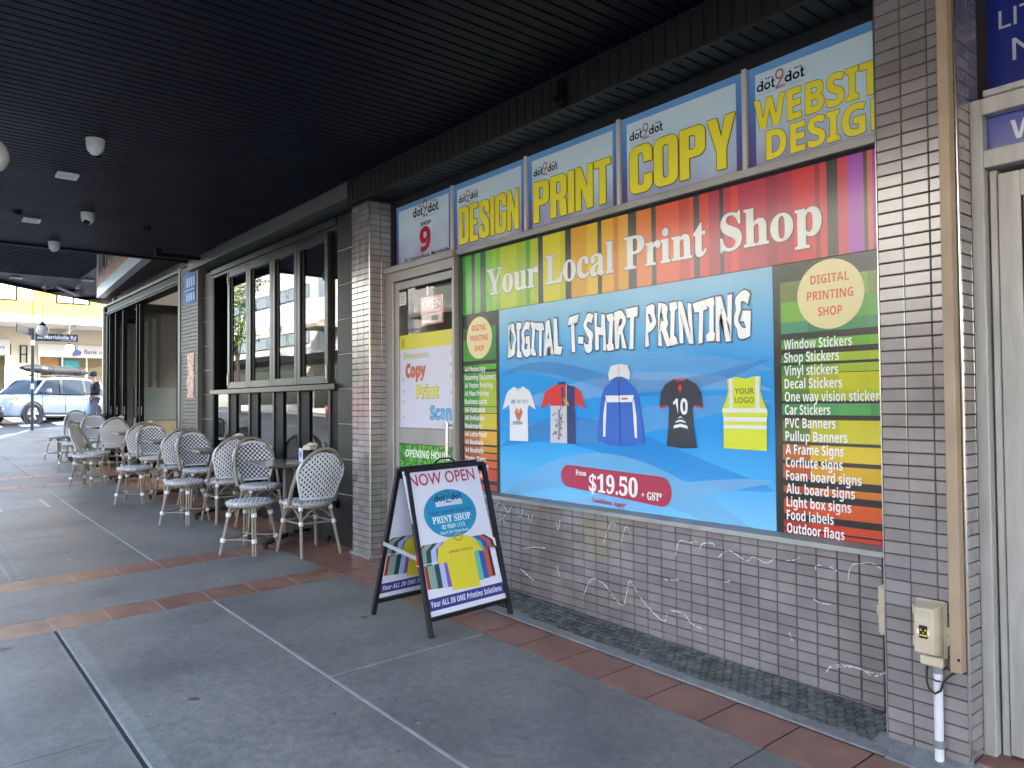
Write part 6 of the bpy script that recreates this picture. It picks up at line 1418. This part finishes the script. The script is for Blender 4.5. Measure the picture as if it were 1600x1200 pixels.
for a, b in ((-2.6, -.9), (-.6, 1.36), (3.05, 4.6), (6.4, 8), (9.5, 11), (13, 15)):
    f = MB(M_BLKFRAME)
    f.box(-45.02, -44.95, a, b, 6.74, 6.80); f.box(-45.02, -44.95, a, b, 8.3, 8.38); f.box(-45.02, -44.95, a, a+.07, 6.8, 8.3); f.box(-45.02, -44.95, b-.07, b, 6.8, 8.3); f.box(-45.02, -44.95, (a+b)/2-.03, (a+b)/2+.03, 6.8, 8.3)
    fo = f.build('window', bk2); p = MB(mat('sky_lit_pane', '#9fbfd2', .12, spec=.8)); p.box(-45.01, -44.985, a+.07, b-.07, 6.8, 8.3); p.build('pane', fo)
    c = MB(M_WSH); c.box(-44.984, -44.98, a+.10, a+.5, 6.8, 8.3); c.build('curtain', fo)
m = MB(M_WSH); m.box(-45, -41.95, -4.6, 22, 5.48, 5.70); m.box(-45.0, -41.9, -4.65, 22, 5.66, 5.73); m.build('awning', bk2)
m = MB(M_GRP); m.box(-44.98, -41.98, -4.5, 22, 5.40, 5.475); m.build('awning_soffit', bk2)
m = MB(M_GRP); m.prism([(-44.9, 3.0, 4.9), (-44.9, 3.35, 4.9), (-44.9, 3.35, 5.15), (-44.9, 3.0, 5.15)], (.4, 0, 0)); m.tube([(-44.5, 3.2, 5.05), (-42.2, 3.6, 5.38)], .06, 6); m.build('awning_bracket', bk2)
m = MB(M_CREAM); m.box(-57, -45, -3.5, 22, 4.55, 5.40); m.box(-57, -45, 1.12, 2.30, .8, 4.55); m.box(-57, -45, -3.5, -2.2, .8, 4.55); m.box(-57, -45.0, 8.4, 9.2, .8, 4.55); m.box(-57, -45, 15, 22, .8, 4.55); m.build('shop_wall', bk2)
m = MB(M_WSH); m.box(-45.1, -44.85, -2.2, 1.05, 3.97, 4.75); m.box(-44.98, -44.9, .9, 1.12, .9, 4.0); m.box(-44.98, -44.88, 2.25, 8.4, 3.95, 4.60); m.box(-45.0, -44.9, 2.28, 8.4, .9, 1.5); m.build('sign_band', bk2)
f = MB(M_BLKFRAME); f.box(-45.0, -44.94, 1.48, 1.54, 3.62, 4.50); f.box(-45, -44.94, 1.74, 1.80, 3.62, 4.50); f.box(-45, -44.94, 1.54, 1.74, 4.02, 4.07); f.box(-45, -44.94, 1.54, 1.74, 4.46, 4.50); fo = f.build('window', bk2)
p = MB(mat('dull_pane', '#8d8f80', .2)); p.box(-44.99, -44.96, 1.54, 1.74, 3.62, 4.46); p.build('pane', fo)
m = MB(mat('shop_back_wall', '#9a8a66', .8)); m.box(-46.4, -46.3, -2.2, 8.4, .8, 4.0); m.build('inner_wall', bk2)
for y in (2.28, 3.30, 4.41, 5.5, 6.6, 8.3, -2.2, -.6, .85): f = MB(M_WSH); f.box(-44.96, -44.90, y, y+.06, .95, 3.95); f.build('window_post', bk2)
p = MB(G_WIN); p.box(-44.94, -44.93, 2.34, 8.3, 1.5, 3.95); p.box(-44.94, -44.93, -2.14, .9, .95, 3.95); p.build('pane', bk2)
m = MB(mat('teal_screen', '#4fb4b6', .4)); m.box(-45.9, -45.85, 3.55, 4.25, 3.45, 3.85); m.build('teal_panel', bk2); m = MB(mat('orange_panel', '#c89a5c', .6)); m.box(-46.0, -45.95, 2.4, 3.3, 2.6, 3.95); m.build('orange_panel', bk2)
WP = Pl((-44.88, 0, 0), (0, 1, 0), (0, 0, 1), (1, 0, 0)); m = MB(film('#3e4256')); m.text2(WP, 'Bank of', 4.33, 4.16, .21, .95, 'n', 2, off=.02); m.build('bank_lettering', bk2)
m = MB(film('#5a558c')); m.poly2(WP, [(3.78, 4.0), (4.16, 4.08), (4.2, 4.25), (3.95, 4.42), (3.95, 4.55), (3.78, 4.55)], 2); m.rect2(WP, 3.95, 4.05, 4.5, 4.58, 2, film('#4fb0b8')); m.build('bank_logo', bk2)
WP2 = Pl((-44.85, 0, 0), (0, 1, 0), (0, 0, 1), (1, 0, 0)); m = MB(film('#54506e')); m.text2(WP2, 'ery', .58, 4.28, .19, .26, 'n', 2, off=.03); m.build('bakery_lettering', bk2)
globe('white globe lamp hanging from the awning of the bank', -41.8, 3.15, 5.55, 4.2, .22)
globe('white globe lamp near the street sign under the bank awning', -43.5, 7.5, 5.45, 4.3, .2)
# pink parasol edge behind the person
pu = thing('market_umbrella', 'bright pink umbrella partly hidden behind the corner post', 'umbrella', (-40, 4.9, 1.1))
m = MB(mat('pink_canvas', '#c83a78', .7)); m.lathe([(0, 3.35), (.75, 2.75), (.74, 2.73), (0, 3.31)], (-40, 4.9, 0), 8, None, 'z', False); m.build('canopy', pu); m = MB(M_POST); m.cyl((-40, 4.9, 1.0), (-40, 4.9, 3.33), .02, None, 8); m.build('pole', pu)

# ================================================================== ACROSS VICTORIA ROAD (seen in the glass)
def block(name, label, x0, x1, y0, dep, h, wallm, floors, nwin, band=False, awn=True, balc=()):
    b0 = H((x0+x1)/2, y0); t = thing(name, label, 'building', ((x0+x1)/2, y0-dep/2, b0)); m = MB(wallm)
    m.box(x0, x1, y0-dep, y0, b0-1, b0+h); m.build('wall', t); m = MB(M_WSH); m.box(x0-.1, x1+.1, y0-dep-.1, y0+.15, b0+h, b0+h+.35); m.build('parapet', t)
    if awn:
        m = MB(M_BLACK); m.box(x0, x1, y0, y0+2.6, b0+3.3, b0+3.65); m.build('awning', t)
        m = MB(M_CARGL); m.box(x0+.6, x1-.6, y0+.0, y0+.04, b0+.5, b0+2.9); m.build('shop_window', t)
    for f in range(floors):
        z = b0+4.6+f*3.1
        for i in range(nwin):
            wd = (x1-x0)/nwin; a = x0+wd*i+(wd*.04 if band else wd*.28); b = x0+wd*(i+1)-(wd*.04 if band else wd*.28); hh = .8 if band else 1.5
            fr2 = MB(M_BLKFRAME if band else M_WSH); fr2.box(a-.06, b+.06, y0, y0+.03, z-.06, z); fr2.box(a-.06, b+.06, y0, y0+.03, z+hh, z+hh+.06); fr2.box(a-.06, a, y0, y0+.03, z, z+hh); fr2.box(b, b+.06, y0, y0+.03, z, z+hh)
            o = fr2.build('window', t); p = MB(mat('opposite_pane', '#8b979d', .1, spec=.8)); p.box(a, b, y0, y0+.02, z, z+hh); p.build('pane', o)
    for x, z in balc:
        m = MB(M_CREAM); m.box(x-1.6, x+1.6, y0, y0+1.7, b0+z, b0+z+.22); bo = m.build('balcony', t); r = MB(M_WHITEPAINT)
        for i in range(17): r.tube([(x-1.55+i*.194, y0+1.62, b0+z+.2), (x-1.55+i*.194, y0+1.62, b0+z+1.2)], .018, 5)
        r.tube([(x-1.6, y0+1.62, b0+z+1.2), (x+1.6, y0+1.62, b0+z+1.2)], .03, 6); r.build('railing', bo)
    return t
M_WHT = mat('white_render', '#e2dfd8', .8, var=.05); M_CR2 = mat('cream_render', '#e4ddd0', .85, var=.06); M_RBR = mat('red_brick_far', '#8a5a48', .9, var=.2); M_PK = mat('pale_stone_render', '#d4cdc2', .85, var=.08)
block('opposite_building', 'white modern building with ribbon windows across the road', -62, -47.3, -18.3, 14, 15, M_WHT, 3, 4, True)
block('opposite_building', 'cream building with railed balconies across the road', -46.6, -33, -18.0, 14, 10.5, M_CR2, 2, 3, False, True, ((-43.5, 5.4), (-37, 5.4)))
block('opposite_building', 'dark grey green building across the road with a long white balcony rail', -32.6, -20, -18.2, 12, 10.4, mat('grey_green_render', '#5d655c', .85, var=.08), 2, 4, False, True, ((-31, 5.4), (-27.75, 5.4), (-24.5, 5.4)))
block('opposite_building', 'pale stone terrace across the road facing the print shop', -19.6, -6, -18.2, 12, 9.2, M_PK, 2, 5)
block('opposite_building', 'cream terrace across the road right of the stone one', -5.6, 9, -18.1, 12, 8.4, M_CR2, 2, 5)
block('opposite_building', 'red brick terrace across the road at its far right end', 9.4, 26, -18.3, 12, 8.8, M_RBR, 2, 5)
gs = thing('shop_hanging_sign', 'bright green shop sign across the road', 'sign', (-31, -15.6, 4)); m = MB(mat('green_sign', '#3aa84a', .5)); m.box(-32.4, -29, -15.58, -15.5, H(-31, -15)+3.15, H(-31, -15)+3.75); m.build('board', gs)
def tree(label, x, y, h, sp, n):
    z0 = H(x, y); t = thing('street_tree', label, 'tree', (x, y, z0)); m = MB(mat('bark', '#3a322b', .9, var=.3))
    m.tube([(x, y, z0-.1), (x+.08, y, z0+h*.3), (x, y+.1, z0+h*.55)], [.19, .13, .08], 8)
    for i in range(7):
        a = i*.9; m.tube([(x, y, z0+h*(.32+.03*i)), (x+sp*.5*cos(a), y+sp*.5*sin(a), z0+h*(.55+.05*i))], [.06, .02], 6)
    m.build('trunk', t); lf = MB(mat('leaf_green', '#4a6a2c', .7), mat('leaf_dark', '#2e4a22', .7), mat('leaf_pale', '#7a8f3a', .7))
    cl = [(x+random.gauss(0, sp*.45), y+random.gauss(0, sp*.45), z0+h*random.uniform(.45, .97)) for _ in range(34)]
    for i in range(n):
        c = random.choice(cl); p = Vector((c[0]+random.gauss(0, .34), c[1]+random.gauss(0, .34), c[2]+random.gauss(0, .28)))
        a = Vector((random.gauss(0, 1), random.gauss(0, 1), random.gauss(0, .6))).normalized()*random.uniform(.06, .13); b = a.cross(Vector((random.random(), random.random(), 1))).normalized()*.05
        lf.add([p-a, p+b, p+a, p-b], [(0, 1, 2, 3)], lf.mats[random.choice((0, 0, 1, 1, 2))])
    lf.build('crown', t)
tree('leafy street tree on the far kerb beyond the intersection', -46.5, -13.2, 8.5, 1.7, 3600)
tree('leafy street tree on the far kerb opposite the cafe', -11, -16.2, 6.5, 1.4, 2000)
